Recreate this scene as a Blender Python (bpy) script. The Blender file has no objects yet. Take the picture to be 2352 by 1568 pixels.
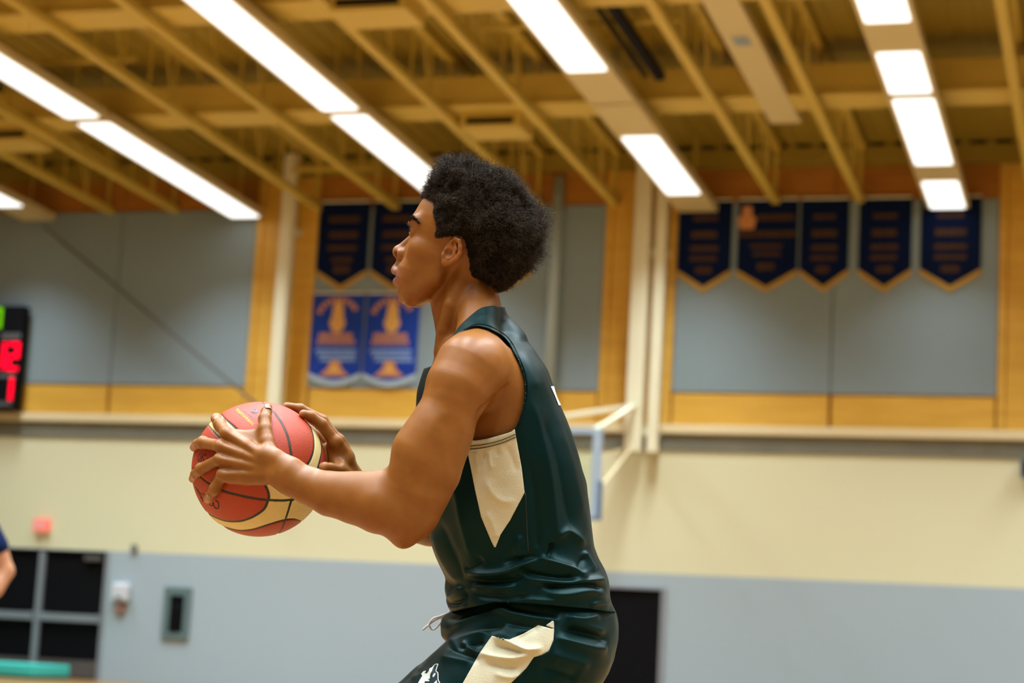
import bpy, math, random
import numpy as np
from mathutils import Vector, Matrix
random.seed(7); rng = np.random.default_rng(7)
C = bpy.context.scene.collection

# ------------------------------------------------------------------ camera, world, exposure
FPX, YAW, PITCH, ROLL = 4579.0, .30366, .15634, .05467
CAM = np.array([0.0, 0.0, 0.7524])
_f = np.array([-math.sin(YAW)*math.cos(PITCH), math.cos(YAW)*math.cos(PITCH), math.sin(PITCH)])
_r = np.array([math.cos(YAW), math.sin(YAW), 0.0]); _u = np.cross(_r, _f)
CR = math.cos(ROLL)*_r + math.sin(ROLL)*_u
CU = -math.sin(ROLL)*_r + math.cos(ROLL)*_u
D0 = 3.571                       # distance of the player
cd = bpy.data.cameras.new('camera'); cam = bpy.data.objects.new('camera', cd); C.objects.link(cam)
cd.sensor_width = 36.0; cd.lens = 36.0*FPX/2352.0
cd.clip_start = .05; cd.clip_end = 200
M = Matrix(((CR[0], CU[0], -_f[0], CAM[0]), (CR[1], CU[1], -_f[1], CAM[1]), (CR[2], CU[2], -_f[2], CAM[2]), (0, 0, 0, 1)))
cam.matrix_world = M
cd.dof.use_dof = True; cd.dof.focus_distance = D0-.10; cd.dof.aperture_fstop = 4.3
bpy.context.scene.camera = cam
vs = bpy.context.scene.view_settings
vs.view_transform = 'Standard'; vs.look = 'None'; vs.gamma = 1.0; vs.use_curve_mapping = False
vs.exposure = 0.0
LAMP_W = 62.0                    # watts per metre of strip light (downward beam of each fixture)
LENS_GLOW = 1.6                  # brightness of the diffuser itself
w = bpy.data.worlds.new('world'); bpy.context.scene.world = w; w.use_nodes = True
w.node_tree.nodes['Background'].inputs[0].default_value = (.5, .5, .5, 1)
w.node_tree.nodes['Background'].inputs[1].default_value = 0.05

# ------------------------------------------------------------------ materials
MATS = {}
def mat(name, col, rough=.6, spec=.4, metal=0.0, emit=None, es=1.0, noise=None, bump=None, wave=None, sheen=0.0, sss=None, coat=0.0, trans=0.0, spectint=None):
    """procedural principled material: noise=(scale, amount, colour2), bump=(scale, strength, distance)"""
    m = bpy.data.materials.new(name); m.use_nodes = True
    nt = m.node_tree; b = nt.nodes['Principled BSDF']
    b.inputs['Base Color'].default_value = (*col, 1)
    b.inputs['Roughness'].default_value = rough
    b.inputs['Specular IOR Level'].default_value = spec
    b.inputs['Metallic'].default_value = metal
    if coat: b.inputs['Coat Weight'].default_value = coat; b.inputs['Coat Roughness'].default_value = .25
    if sheen: b.inputs['Sheen Weight'].default_value = sheen; b.inputs['Sheen Roughness'].default_value = .4
    if spectint: b.inputs['Specular Tint'].default_value = (*spectint, 1)
    if trans: b.inputs['Transmission Weight'].default_value = trans
    if emit: b.inputs['Emission Color'].default_value = (*emit, 1); b.inputs['Emission Strength'].default_value = es
    if sss:
        b.inputs['Subsurface Weight'].default_value = sss[0]
        b.inputs['Subsurface Radius'].default_value = sss[1]; b.inputs['Subsurface Scale'].default_value = sss[2]
    tc = nt.nodes.new('ShaderNodeTexCoord')
    if noise:
        mp = nt.nodes.new('ShaderNodeMapping'); nt.links.new(tc.outputs['Object'], mp.inputs[0])
        sc = noise[0] if isinstance(noise[0], tuple) else (noise[0],)*3
        mp.inputs['Scale'].default_value = sc
        n = nt.nodes.new('ShaderNodeTexNoise'); n.inputs['Scale'].default_value = 1.0; n.inputs['Detail'].default_value = 5
        nt.links.new(mp.outputs[0], n.inputs['Vector'])
        mr = nt.nodes.new('ShaderNodeMapRange'); mr.inputs[1].default_value = .3; mr.inputs[2].default_value = .7
        mr.inputs[3].default_value = 0; mr.inputs[4].default_value = noise[1]
        nt.links.new(n.outputs[0], mr.inputs[0])
        mx = nt.nodes.new('ShaderNodeMix'); mx.data_type = 'RGBA'
        mx.inputs[6].default_value = (*col, 1); mx.inputs[7].default_value = (*noise[2], 1)
        nt.links.new(mr.outputs[0], mx.inputs[0]); nt.links.new(mx.outputs[2], b.inputs['Base Color'])
    if bump:
        mp = nt.nodes.new('ShaderNodeMapping'); nt.links.new(tc.outputs['Object'], mp.inputs[0])
        sc = bump[0] if isinstance(bump[0], tuple) else (bump[0],)*3
        mp.inputs['Scale'].default_value = sc
        if len(bump) > 3 and bump[3] == 'voronoi':
            n = nt.nodes.new('ShaderNodeTexVoronoi'); n.inputs['Scale'].default_value = 1.0
        else:
            n = nt.nodes.new('ShaderNodeTexNoise'); n.inputs['Scale'].default_value = 1.0; n.inputs['Detail'].default_value = 3
        nt.links.new(mp.outputs[0], n.inputs['Vector'])
        bp = nt.nodes.new('ShaderNodeBump'); bp.inputs['Strength'].default_value = bump[1]; bp.inputs['Distance'].default_value = bump[2]
        nt.links.new(n.outputs[0], bp.inputs['Height']); nt.links.new(bp.outputs[0], b.inputs['Normal'])
    MATS[name] = m
    return m

m_cream = mat('cream_wall_paint', (.72, .69, .44), .6, .3, noise=(.5, .3, (.69, .66, .405)), bump=(40, .1, .01))
m_greyblue = mat('grey_blue_wall_paint', (.38, .46, .49), .6, .2, noise=(.6, .3, (.36, .435, .46)), bump=(40, .1, .01))
m_panel = mat('grey_acoustic_fabric', (.25, .315, .33), .9, .1, noise=(1.2, .4, (.23, .29, .30)), bump=(300, .3, .003))
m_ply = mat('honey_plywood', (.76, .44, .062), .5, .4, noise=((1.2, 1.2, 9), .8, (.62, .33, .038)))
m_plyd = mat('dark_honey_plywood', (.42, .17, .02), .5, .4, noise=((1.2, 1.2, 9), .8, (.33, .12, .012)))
m_ledge = mat('pale_ledge_paint', (.78, .65, .38), .6, .3, noise=(2, .4, (.72, .59, .33)))
m_beamgrey = mat('grey_concrete_beam', (.17, .165, .12), .8, .2, noise=(1.5, .7, (.22, .21, .155)), bump=(20, .3, .02))
m_deck = mat('mustard_steel_deck', (.34, .235, .028), .6, .3, noise=(.8, .5, (.29, .195, .02)))
m_joist = mat('cream_yellow_steel', (.58, .41, .065), .5, .4, noise=(1.5, .4, (.52, .36, .05)))
m_xbeam = mat('bright_yellow_cream_steel', (.62, .44, .085), .5, .4, noise=(1.5, .4, (.56, .39, .07)))
m_rod = mat('dull_brown_steel', (.13, .12, .10), .8, .1, noise=(6, .4, (.10, .09, .075)))
m_house = mat('cream_fixture_metal', (.62, .50, .25), .45, .4, noise=(3, .2, (.58, .46, .22)))
m_lens = mat('glowing_white_lens', (.9, .9, .9), .4, .3, emit=(.97, 1.0, 1.0), es=LENS_GLOW)
m_mast = mat('cream_painted_steel', (.80, .75, .52), .45, .4, noise=(2, .3, (.74, .68, .45)))
m_floor = mat('varnished_maple_floor', (.27, .145, .045), .3, .5, noise=((14, 1.2, 1), .7, (.21, .11, .03)))
m_black = mat('black_steel', (.0035, .0035, .0045), .65, .10, noise=(3, .3, (.006, .006, .007)))
m_dark = mat('dark_cavity', (.012, .010, .008), .8, .2, noise=(3, .3, (.02, .016, .01)))
m_alu = mat('grey_aluminium', (.30, .33, .36), .4, .5, .3, noise=(5, .3, (.26, .29, .31)))
m_navy = mat('navy_banner_cloth', (.003, .010, .045), .9, .1, noise=(6, .3, (.0022, .0075, .034)), bump=(500, .2, .002))
m_blue = mat('royal_blue_banner_cloth', (.015, .052, .34), .8, .15, noise=(6, .3, (.012, .042, .28)), bump=(500, .2, .002))
m_gold = mat('gold_fringe_cloth', (.52, .31, .06), .8, .2, noise=(20, .4, (.42, .24, .04)))
m_dimgold = mat('bronze_print', (.10, .05, .016), .8, .1, noise=(20, .4, (.075, .037, .013)))
m_orangep = mat('orange_gold_print', (.62, .28, .10), .8, .2, noise=(20, .4, (.55, .22, .08)))
m_brightgold = mat('bright_gold_print', (.75, .42, .12), .8, .2, noise=(20, .4, (.65, .33, .08)))
m_script = mat('pale_blue_print', (.28, .42, .68), .8, .2, noise=(20, .4, (.24, .36, .60)))
m_pale = mat('pale_blue_white_cloth', (.42, .52, .56), .8, .2, noise=(6, .3, (.38, .48, .52)))
m_red = mat('red_led_segment', (.3, 0, .01), .4, .3, emit=(1.0, .0, .022), es=2.2)
m_green = mat('green_led_segment', (.1, .3, 0), .4, .3, emit=(.15, .50, .0), es=1.0)
m_label = mat('grey_print', (.13, .13, .13), .7, .2, noise=(30, .3, (.1, .1, .1)))
m_exit = mat('red_sign_face', (.7, .16, .12), .5, .3, emit=(.95, .20, .14), es=.55)
m_white = mat('white_plastic', (.62, .64, .66), .4, .4, noise=(8, .2, (.58, .6, .62)))
m_brick = mat('red_brown_plastic', (.36, .14, .08), .5, .4, noise=(8, .3, (.3, .11, .06)))
m_cabgreen = mat('grey_green_frame_paint', (.11, .17, .165), .5, .4, noise=(8, .3, (.12, .19, .18)))
m_teal = mat('teal_vinyl', (.05, .50, .42), .45, .4, noise=(5, .3, (.04, .44, .37)))
m_kick = mat('grey_kick_plate', (.11, .10, .09), .5, .4, .2, noise=(4, .4, (.14, .12, .1)))
m_bbframe = mat('grey_blue_frame_paint', (.33, .42, .50), .45, .4, noise=(5, .2, (.3, .38, .46)))
m_pad = mat('slate_blue_edge_pad', (.10, .16, .25), .6, .3, noise=(8, .2, (.08, .13, .22)))
m_glass = mat('tempered_glass', (.86, .95, .90), .03, .5, trans=1.0)
m_orange = mat('orange_rim_paint', (.65, .12, .02), .4, .4, noise=(8, .2, (.58, .1, .015)))
m_net = mat('white_net_cord', (.75, .75, .72), .8, .2, noise=(40, .2, (.68, .68, .65)))

# ------------------------------------------------------------------ mesh helpers
BOXF = [(0, 3, 2, 1), (4, 5, 6, 7), (0, 1, 5, 4), (1, 2, 6, 5), (2, 3, 7, 6), (3, 0, 4, 7)]
class MB:
    def __init__(s): s.v = []; s.f = []; s.marks = []
    def add(s, v, f):
        o = len(s.v); s.marks.append((o, len(s.f))); s.v += [tuple(map(float, p)) for p in v]; s.f += [tuple(i+o for i in q) for q in f]
    def box(s, x0, x1, y0, y1, z0, z1):
        s.add([(x0, y0, z0), (x1, y0, z0), (x1, y1, z0), (x0, y1, z0), (x0, y0, z1), (x1, y0, z1), (x1, y1, z1), (x0, y1, z1)], BOXF)
    def bar(s, a, b, w, h=None, up=(0, 0, 1)):
        """rectangular bar from a to b"""
        h = h or w; a = Vector(a); b = Vector(b); d = (b-a).normalized(); u = Vector(up)
        x = d.cross(u)
        if x.length < 1e-4: x = d.cross(Vector((0, 1, 0)))
        x.normalize(); y = x.cross(d)
        v = []
        for p in (a, b):
            for i, j in ((-1, -1), (1, -1), (1, 1), (-1, 1)): v.append(p + x*i*w/2 + y*j*h/2)
        s.add(v, [(0, 1, 2, 3), (7, 6, 5, 4), (0, 4, 5, 1), (1, 5, 6, 2), (2, 6, 7, 3), (3, 7, 4, 0)])
    def tube(s, pts, r, n=8, cap=True, closed=False):
        pts = [Vector(p) for p in pts]; N = len(pts); o = []
        rr = r if hasattr(r, '__len__') else [r]*N
        ref = None; V = []
        for i, p in enumerate(pts):
            if closed: t = pts[(i+1) % N]-pts[i-1]
            else: t = pts[min(i+1, N-1)]-pts[max(i-1, 0)]
            t.normalize()
            if ref is None:
                ref = t.orthogonal().normalized()
            ref = (ref - t*ref.dot(t)).normalized(); b = t.cross(ref)
            for k in range(n):
                a = 2*math.pi*k/n; V.append(p + (ref*math.cos(a)+b*math.sin(a))*rr[i])
        Fs = []
        for i in range(N if closed else N-1):
            j = (i+1) % N
            for k in range(n): Fs.append((i*n+k, i*n+(k+1) % n, j*n+(k+1) % n, j*n+k))
        if cap and not closed: Fs.append(tuple(range(n-1, -1, -1))); Fs.append(tuple((N-1)*n+k for k in range(n)))
        s.add(V, Fs)
    def prism(s, poly, y0, y1):
        """extrude an (x,z) outline from y0 to y1"""
        n = len(poly); v = [(x, y0, z) for x, z in poly]+[(x, y1, z) for x, z in poly]
        s.add(v, [tuple(range(n)), tuple(range(2*n-1, n-1, -1))]+[(i, i+n, (i+1) % n+n, (i+1) % n) for i in range(n)])
    def build(s, name, m, parent=None, bevel=0, smooth=False):
        me = bpy.data.meshes.new(name); v = s.v
        off = Vector((0, 0, 0))
        if parent is not None: off = world_of(parent)
        me.from_pydata([(a-off.x, b-off.y, c-off.z) for a, b, c in v], [], s.f)
        import bmesh
        bm = bmesh.new(); bm.from_mesh(me); bmesh.ops.recalc_face_normals(bm, faces=bm.faces); bm.to_mesh(me); bm.free()
        me.materials.append(m)
        if smooth: me.shade_smooth()
        o = bpy.data.objects.new(name, me); C.objects.link(o)
        if parent is not None: o.parent = parent
        if bevel:
            bv = o.modifiers.new('bevel', 'BEVEL'); bv.width = bevel; bv.segments = 2; bv.limit_method = 'ANGLE'
        return o
def each(b, name, m, parent, bevel=0):
    """every solid collected in b becomes an object of its own"""
    ends = b.marks[1:]+[(len(b.v), len(b.f))]; out = []
    for (v0, f0), (v1, f1) in zip(b.marks, ends):
        q = MB(); q.add(b.v[v0:v1], [tuple(i-v0 for i in f) for f in b.f[f0:f1]]); out.append(q.build(name, m, parent, bevel))
    return out
def world_of(o):
    p = Vector(o.location)
    while o.parent: o = o.parent; p = p+Vector(o.location)
    return p
def boxo(name, m, parent, x0, x1, y0, y1, z0, z1, bevel=0):
    b = MB(); b.box(x0, x1, y0, y1, z0, z1); return b.build(name, m, parent, bevel)
def tag(o, label=None, cat=None, group=None, kind=None):
    if label: o['label'] = label
    if cat: o['category'] = cat
    if group: o['group'] = group
    if kind: o['kind'] = kind
    return o
def empty(name, loc, label=None, cat=None, group=None):
    o = bpy.data.objects.new(name, None); o.location = loc; o.empty_display_size = .2; C.objects.link(o)
    return tag(o, label, cat, group)
def structure(o): o['kind'] = 'structure'; return o

# ------------------------------------------------------------------ room shell
WY = 29.785                      # face of the far wall
XL, XR, YN = -27.0, 9.0, -9.0
SL = -.0317                      # roof slope towards the far wall
ZD = 8.80                        # roof deck height at the far wall
def zs(y, zw): return zw+SL*(y-WY)
floor = structure(boxo('floor', m_floor, None, XL, XR, YN, WY+.3, -.2, 0))
# court boards of the floor: boards run along the room, near strip in view
wf = MB(); wf.box(XL, XR, WY, WY+.3, 2.114, 3.985)
wall = structure(wf.build('wall_far', m_cream))
b = MB(); b.box(XL, -18.40, WY-.004, WY+.3, 0, 2.114); b.box(-16.10, -7.80, WY-.004, WY+.3, 0, 2.114); b.box(-6.66, XR, WY-.004, WY+.3, 0, 2.114)
b.box(-18.40, -16.10, WY-.004, WY+.3, 2.10, 2.114); b.box(-7.80, -6.66, WY-.004, WY+.3, 1.9, 2.114)
each(b, 'grey_blue_dado', m_greyblue, wall)
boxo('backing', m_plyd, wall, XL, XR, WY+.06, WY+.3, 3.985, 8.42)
boxo('head_beam', m_deck, wall, XL, XR, WY-.02, WY+.3, 8.42, 8.72)
boxo('recess', m_dark, wall, XL, XR, WY+.06, WY+.3, 8.72, 9.0)  # black strip behind the flutes, its colour standing in for shade in the gaps
for i in range(96):
    x = XL+.2+i*.375
    boxo('flute_block', m_deck, wall, x, x+.13, WY-.01, WY+.06, 8.72, 8.80)
side = {'wall_left': (XL-.3, XL, YN-.3, WY+.3), 'wall_right': (XR, XR+.3, YN-.3, WY+.3), 'wall_near': (XL-.3, XR+.3, YN-.3, YN)}
for n, (x0, x1, y0, y1) in side.items():
    o = structure(boxo(n, m_cream if n != 'wall_near' else m_kick, None, x0, x1, y0, y1, 2.114, 4.2))  # unseen near wall made dark to lower the fill on the player
    boxo('grey_blue_dado' if n != 'wall_near' else 'added_dark_cladding', m_greyblue if n != 'wall_near' else m_kick, o, x0, x1, y0, y1, 0, 2.114)  # lower near wall: plain dark cladding, added to cut bounced light
    boxo('plywood_band', m_plyd, o, x0, x1, y0, y1, 4.2, 10.4)
t1 = structure(boxo('trim_1', m_ledge, None, XL, XR, WY-.10, WY+.06, 4.25, 4.385, .012))
t2 = structure(boxo('trim_2', m_beamgrey, None, XL, XR, WY-.03, WY+.05, 3.985, 4.248))
# plywood bays: bottom boards, posts between the grey panels, top boards
bays = [(-31.0, -25.9), (-25.0, -19.95), (-18.87, -13.89), (-12.77, -7.89), (-6.715, -1.845), (-.72, 4.15), (5.3, 9.0)]
for a, bb in bays:
    mid = (a+bb)/2
    for x0, x1 in ((a, mid-.008), (mid+.008, bb)):
        x0 = max(x0, XL); x1 = min(x1, XR)
        if x1-x0 < .3: continue
        boxo('acoustic_panel', m_panel, wall, x0, x1, WY-.02, WY+.055, 4.90, 7.865, .008)
        boxo('plywood_board', m_ply, wall, x0+.02, x1-.02, WY, WY+.058, 4.39, 4.885, .004)
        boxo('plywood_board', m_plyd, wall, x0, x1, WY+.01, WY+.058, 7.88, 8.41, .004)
    if a > XL: boxo('edge_batten', m_ply, wall, a-.12, a-.012, WY-.03, WY+.058, 4.39, 8.41, .006)
    if bb < XR: boxo('edge_batten', m_ply, wall, bb+.012, bb+.12, WY-.03, WY+.058, 4.39, 8.41, .006)
for i in range(len(bays)-1):
    x0, x1 = bays[i][1]+.125, bays[i+1][0]-.125
    boxo('plywood_post', m_ply, wall, x0, (x0+x1)/2-.006, WY+.005, WY+.058, 4.39, 8.41, .004)
    boxo('plywood_post', m_ply, wall, (x0+x1)/2+.006, x1, WY+.005, WY+.058, 4.39, 8.41, .004)

# ceiling: sloping deck with ribs along the room, joists and cross beams
ceil_b = MB()
v = [(XL, YN, zs(YN, ZD)), (XR, YN, zs(YN, ZD)), (XR, WY+.3, zs(WY+.3, ZD)), (XL, WY+.3, zs(WY+.3, ZD))]
v += [(x, y, z+.3) for x, y, z in v]
ceil_b.add(v, BOXF); ceil = structure(ceil_b.build('ceiling', m_deck))
rib = None
def slope_bar(name, m, x0, x1, y0, y1, zlo, zhi, parent):
    b = MB(); v = [(x0, y0, zs(y0, zlo)), (x1, y0, zs(y0, zlo)), (x1, y1, zs(y1, zlo)), (x0, y1, zs(y1, zlo)),
                   (x0, y0, zs(y0, zhi)), (x1, y0, zs(y0, zhi)), (x1, y1, zs(y1, zhi)), (x0, y1, zs(y1, zhi))]
    b.add(v, BOXF); return b.build(name, m, parent)
def copy_to(o, dx=0, parent=None):
    c = o.copy(); C.objects.link(c); c.location = Vector(o.location)+Vector((dx, 0, 0))
    if parent is not None: c.parent = parent
    return c
for i in range(120):
    x = XL+.1+i*.30
    if rib is None: rib = slope_bar('deck_rib', m_deck, x, x+.13, YN, WY, ZD-.018, ZD+.02, ceil)
    else: copy_to(rib, i*.30)
ROWX = [-17.9, -14.0, -10.13, -6.38, -2.58, 1.25, 5.05]
JX = [-24.3, -21.7, -20.4, -19.1, -16.62, -15.39, -12.79, -11.42, -8.99, -7.74, -5.19, -3.90, -1.36, -.05, 2.5, 3.8, 6.3, 7.6]
def joist(x):
    y0, y1 = -2.0, WY-.02; chords = []
    for zl, zh, hw in ((7.83, 7.93, .062), (8.66, 8.75, .062)):
        j = MB(); v = [(x-hw, y0, zs(y0, zl)), (x+hw, y0, zs(y0, zl)), (x+hw, y1, zs(y1, zl)), (x-hw, y1, zs(y1, zl)),
             (x-hw, y0, zs(y0, zh)), (x+hw, y0, zs(y0, zh)), (x+hw, y1, zs(y1, zh)), (x-hw, y1, zs(y1, zh))]
        j.add(v, BOXF); chords.append(j)
    o = chords[0].build('joist', m_joist, ceil); chords[1].build('top_chord', m_joist, o)
    wv = MB(); y = WY-.15; k = 0
    while y > 3:
        wv.bar((x, y, zs(y, 7.93)), (x, y, zs(y, 8.67)), .05 if k == 0 else .028, .028); k += 1
        if k % 2 == 0: wv.bar((x, y, zs(y, 7.93)), (x, y-.35, zs(y-.35, 8.67)), .026, .026)
        y -= .75
    wv.build('web', m_joist, o)['kind'] = 'stuff'
    return o
j0 = joist(JX[0]); w0 = [c for c in C.objects if c.parent == j0]
for x in JX[1:]:
    j = j0.copy(); C.objects.link(j); j.location.x += x-JX[0]
    for wq in w0:
        ww = wq.copy(); C.objects.link(ww); ww.parent = j
for y in (25.3, 21.2, 17.1, 13.0, 8.9):
    bm_ = MB(); z0 = zs(y, 8.02); z1 = zs(y, 8.42)
    bm_.box(XL, XR, y-.34, y+.34, z0-.03, z0+.02); bm_.box(XL, XR, y-.30, y+.30, z0+.02, z1)
    bm_.build('cross_beam', m_xbeam, ceil)
# bridging bars between the joists
for y, xa, xb in ((23.2, -15.39, -12.79), (22.0, -3.9, -1.36), (28.6, -12.79, -11.42), (22.6, -7.74, -5.19), (19.0, -12.79, -11.42)):
    b = MB(); b.bar((xa, y, zs(y, 8.2)), (xb, y, zs(y, 8.2)), .06); b.build('bridging_bar', m_joist, ceil)

# strip lights: housing + lens (each lens a real lamp)
HZ = 7.68
def lamp(t, x, a, b_):
    ld = bpy.data.lights.new('lamp', 'AREA'); ld.shape = 'RECTANGLE'; ld.size = .46; ld.size_y = b_-a
    ld.energy = LAMP_W*(b_-a); ld.color = (.87, 1.0, 1.12); ld.spread = math.radians(108)
    o = bpy.data.objects.new('lamp', ld); C.objects.link(o); yc = (a+b_)/2
    o.parent = t; o.location = Vector((x, yc, zs(yc, HZ)-.006))-world_of(t)
    o.rotation_euler = (math.atan(SL), 0, 0)
    return o
def strip(x, y0, y1, lens, label, group=None):
    yc = (y0+y1)/2
    t = empty('strip_light', (x, yc, zs(yc, HZ)), label, 'ceiling light', group)
    hw = .31
    slope_bar('housing', m_house, x-hw, x+hw, y0, y1, HZ+.012, HZ+.13, t)
    for a, b_ in lens:
        # slightly rounded lens plate below the housing
        lw = .255; r = .045; o = MB(); out = []
        for cx, cy, a0 in ((x+lw-r, b_-r, 0), (x-lw+r, b_-r, 90), (x-lw+r, a+r, 180), (x+lw-r, a+r, 270)):
            for q in range(4):
                an = math.radians(a0+q*30); out.append((cx+r*math.cos(an), cy+r*math.sin(an)))
        n = len(out)
        v = [(px, py, zs(py, HZ)) for px, py in out]+[(px, py, zs(py, HZ+.02)) for px, py in out]
        o.add(v, [tuple(range(n)), tuple(range(2*n-1, n-1, -1))]+[(i, (i+1) % n, (i+1) % n+n, i+n) for i in range(n)])
        o.build('lens', m_lens, t)
        lamp(t, x, a, min(b_, WY-1.2))
    # hanger rods up to the deck
    hr = MB()
    for y in (y0+.35, y1-.35): hr.bar((x, y, zs(y, HZ+.13)), (x, y, zs(y, ZD)), .025)
    each(hr, 'hanger', m_joist, t)
    return t
# visible rows, from the photograph (y ranges of the lit lenses)
strip(-17.9, 27.3, 29.62, [(27.4, 28.65)], 'strip light at far left edge, lit end above bare cream housing near the wall')
strip(-17.9, 24.3, 27.2, [(24.4, 27.1)], 'strip light beyond the left edge, second from wall', None)
strip(-14.0, 24.25, 29.62, [(24.34, 29.55)], 'long strip light ending above the left cream mast')
strip(-14.0, 18.3, 24.15, [(18.4, 24.06)], 'strip light cut by left edge, before the long one above the left mast')
strip(-10.13, 24.25, 29.62, [(24.34, 29.5)], 'strip light running down behind the curly hair of the player')
strip(-10.13, 18.4, 24.16, [(18.5, 24.08)], 'long strip light nearest the top edge left of centre')
strip(-6.38, 24.25, 29.62, [(25.63, 28.57)], 'strip light with bare housing at both ends, near right group of navy banners')
strip(-6.38, 18.4, 24.16, [(18.5, 22.86)], 'strip light cut by top edge, right of the player head')
strip(-2.58, 24.23, 29.62, [(24.35, 27.26), (28.13, 29.6)], 'strip light of two lenses over rightmost navy banner')
strip(-2.58, 18.4, 24.16, [(18.5, 21.57), (22.6, 24.1)], 'strip light at top right with two lenses and a bare gap')
proto = None
rown = dict(zip(ROWX, ('far left row', 'row ending at the left mast', 'row behind the curly hair', 'row ending at the right banners', 'row over the rightmost banner', 'first row beyond the right edge', 'last row at the right')))
for x in ROWX:
    for y1 in (18.3, 12.3, 6.3, .3):
        lab = 'out of frame strip light, '+rown[x]+', '+{18.3: 'just past the top edge', 12.3: 'halfway to the camera', 6.3: 'above the player', .3: 'above the camera'}[y1]
        if proto is None:
            proto = strip(x, y1-5.8, y1, [(y1-5.7, y1-.1)], lab, 'strip lights above the near court')
            pch = [c for c in C.objects if c.parent == proto]; px0, py0 = x, y1
        else:
            t = proto.copy(); C.objects.link(t); t.location = (x, y1-2.9, zs(y1-2.9, HZ)); t['label'] = lab
            for ch in pch:
                c = ch.copy(); C.objects.link(c); c.parent = t
for x in (1.25, 5.05):
    t = proto.copy(); C.objects.link(t); t.location = (x, 26.6, zs(26.6, HZ)); t['label'] = 'out of frame strip light, '+rown[x]+', nearest the far wall'
    for ch in pch:
        c = ch.copy(); C.objects.link(c); c.parent = t

# radiant panel, cable tray and ceiling boxes
t = empty('radiant_panel', (-4.46, 21, zs(21, 7.9)), 'long cream radiant panel with small grey mark between two joists', 'ceiling panel')
slope_bar('panel_body', m_house, -4.67, -4.25, 15.0, 26.1, 7.97, 8.10, t)
slope_bar('grey_mark', m_alu, -4.56, -4.36, 22.62, 22.95, 7.963, 7.975, t)
for y in (18, 22, 25.5):
    b = MB(); b.bar((-4.46, y, zs(y, 8.1)), (-4.46, y, zs(y, ZD)), .03); b.build('hanger', m_joist, t)
t = empty('cable_tray', (-5.8, 22, zs(22, 8)), 'black cable tray running beside the right strip light row', 'cable tray')
slope_bar('tray', m_black, -5.86, -5.74, 14.0, 24.3, 8.02, 8.12, t)
slope_bar('cable', m_dark, -6.02, -5.97, 14.0, 24.3, 8.06, 8.11, t)
for y in (19, 23.5):
    b = MB(); b.bar((-5.8, y, zs(y, 8.12)), (-5.8, y, zs(y, ZD)), .03); b.build('hanger', m_joist, t)
for (x0, x1, y, lab) in ((-8.95, -8.0, 20.7, 'cream ceiling box with dark slot cut by the top edge'),
                         (-8.85, -8.0, 25.3, 'cream ceiling box with dark slot above the curly hair'),
                         (-16.6, -15.6, 25.3, 'cream ceiling box near the left edge between strip light rows')):
    zz = zs(y+.7, 7.80)
    t = empty('ceiling_box', ((x0+x1)/2, y+.35, zz), lab, 'air vent')
    boxo('casing', m_xbeam, t, x0, x1, y, y+.7, zz, zz+.19, .01)
    boxo('slot', m_dark, t, x0+.08, x1-.08, y-.012, y, zz+.05, zz+.14)
    boxo('flange', m_joist, t, x0-.05, x1+.05, y-.05, y+.72, zz+.19, zz+.205)
    b = MB()
    for hx in (x0+.1, x1-.1): b.bar((hx, y+.35, zz+.205), (hx, y+.35, zs(y+.35, ZD)), .035)
    each(b, 'hanger', m_joist, t)

# ------------------------------------------------------------------ banners on the far wall
BY = WY-.040
def banner(name, x0, x1, ztop, zside, ztip, cl, trimm, label, group, tip='point', split=None):
    cxm = (x0+x1)/2
    t = empty(name, (cxm, BY, ztop), label, 'banner', group)
    if tip == 'point': low = [(x0, zside), (cxm, ztip), (x1, zside)]
    else: low = [(x0, zside)]+[(x0+(x1-x0)*q/10, zside+(ztip-zside)*math.sin(math.pi*q/10)) for q in range(1, 10)]+[(x1, zside)]
    b = MB(); b.prism([(x0, ztop)]+low+[(x1, ztop)], BY-.012, BY); b.build('cloth', cl, t)
    b = MB(); up = [(x, z+.004) for x, z in low]; dn = [(x, z-.085) for x, z in low]
    for i in range(len(low)-1):
        b.prism([up[i], dn[i], dn[i+1], up[i+1]], BY-.014, BY-.002)
    b.build('border', trimm, t)
    b = MB(); b.tube([(x0+.005, BY-.006, ztop+.01), (x1-.005, BY-.006, ztop+.01)], .018); b.build('rod', m_mast, t)
    return t
def textlines(t, xs, m, seed, yo=.016):
    """rows of worn, unreadable printed words: (centre x, z, width, height)"""
    r = random.Random(seed); b = MB()
    for cxx, z, wd, h in xs:
        x = cxx-wd/2
        while x < cxx+wd/2-.02:
            l = r.uniform(.03, .07); l = min(l, cxx+wd/2-x); b.box(x, x+l, BY-yo, BY-yo+.004, z-h/2, z+h/2); x += l+.014
    o = b.build('lettering', m, t); o['kind'] = 'stuff'; return o
navy_r = [(-6.70, -5.86, 'narrow navy banner, leftmost of the five on the right panel'), (-5.77, -4.84, 'wide navy banner with a gold figure at top left, beside leftmost one'),
          (-4.80, -4.06, 'navy banner in the middle of the five on the right panel'), (-3.91, -3.12, 'navy banner second from the right end of the right panel'),
          (-2.99, -2.10, 'navy banner under the strip light at right end of right panel')]
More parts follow.
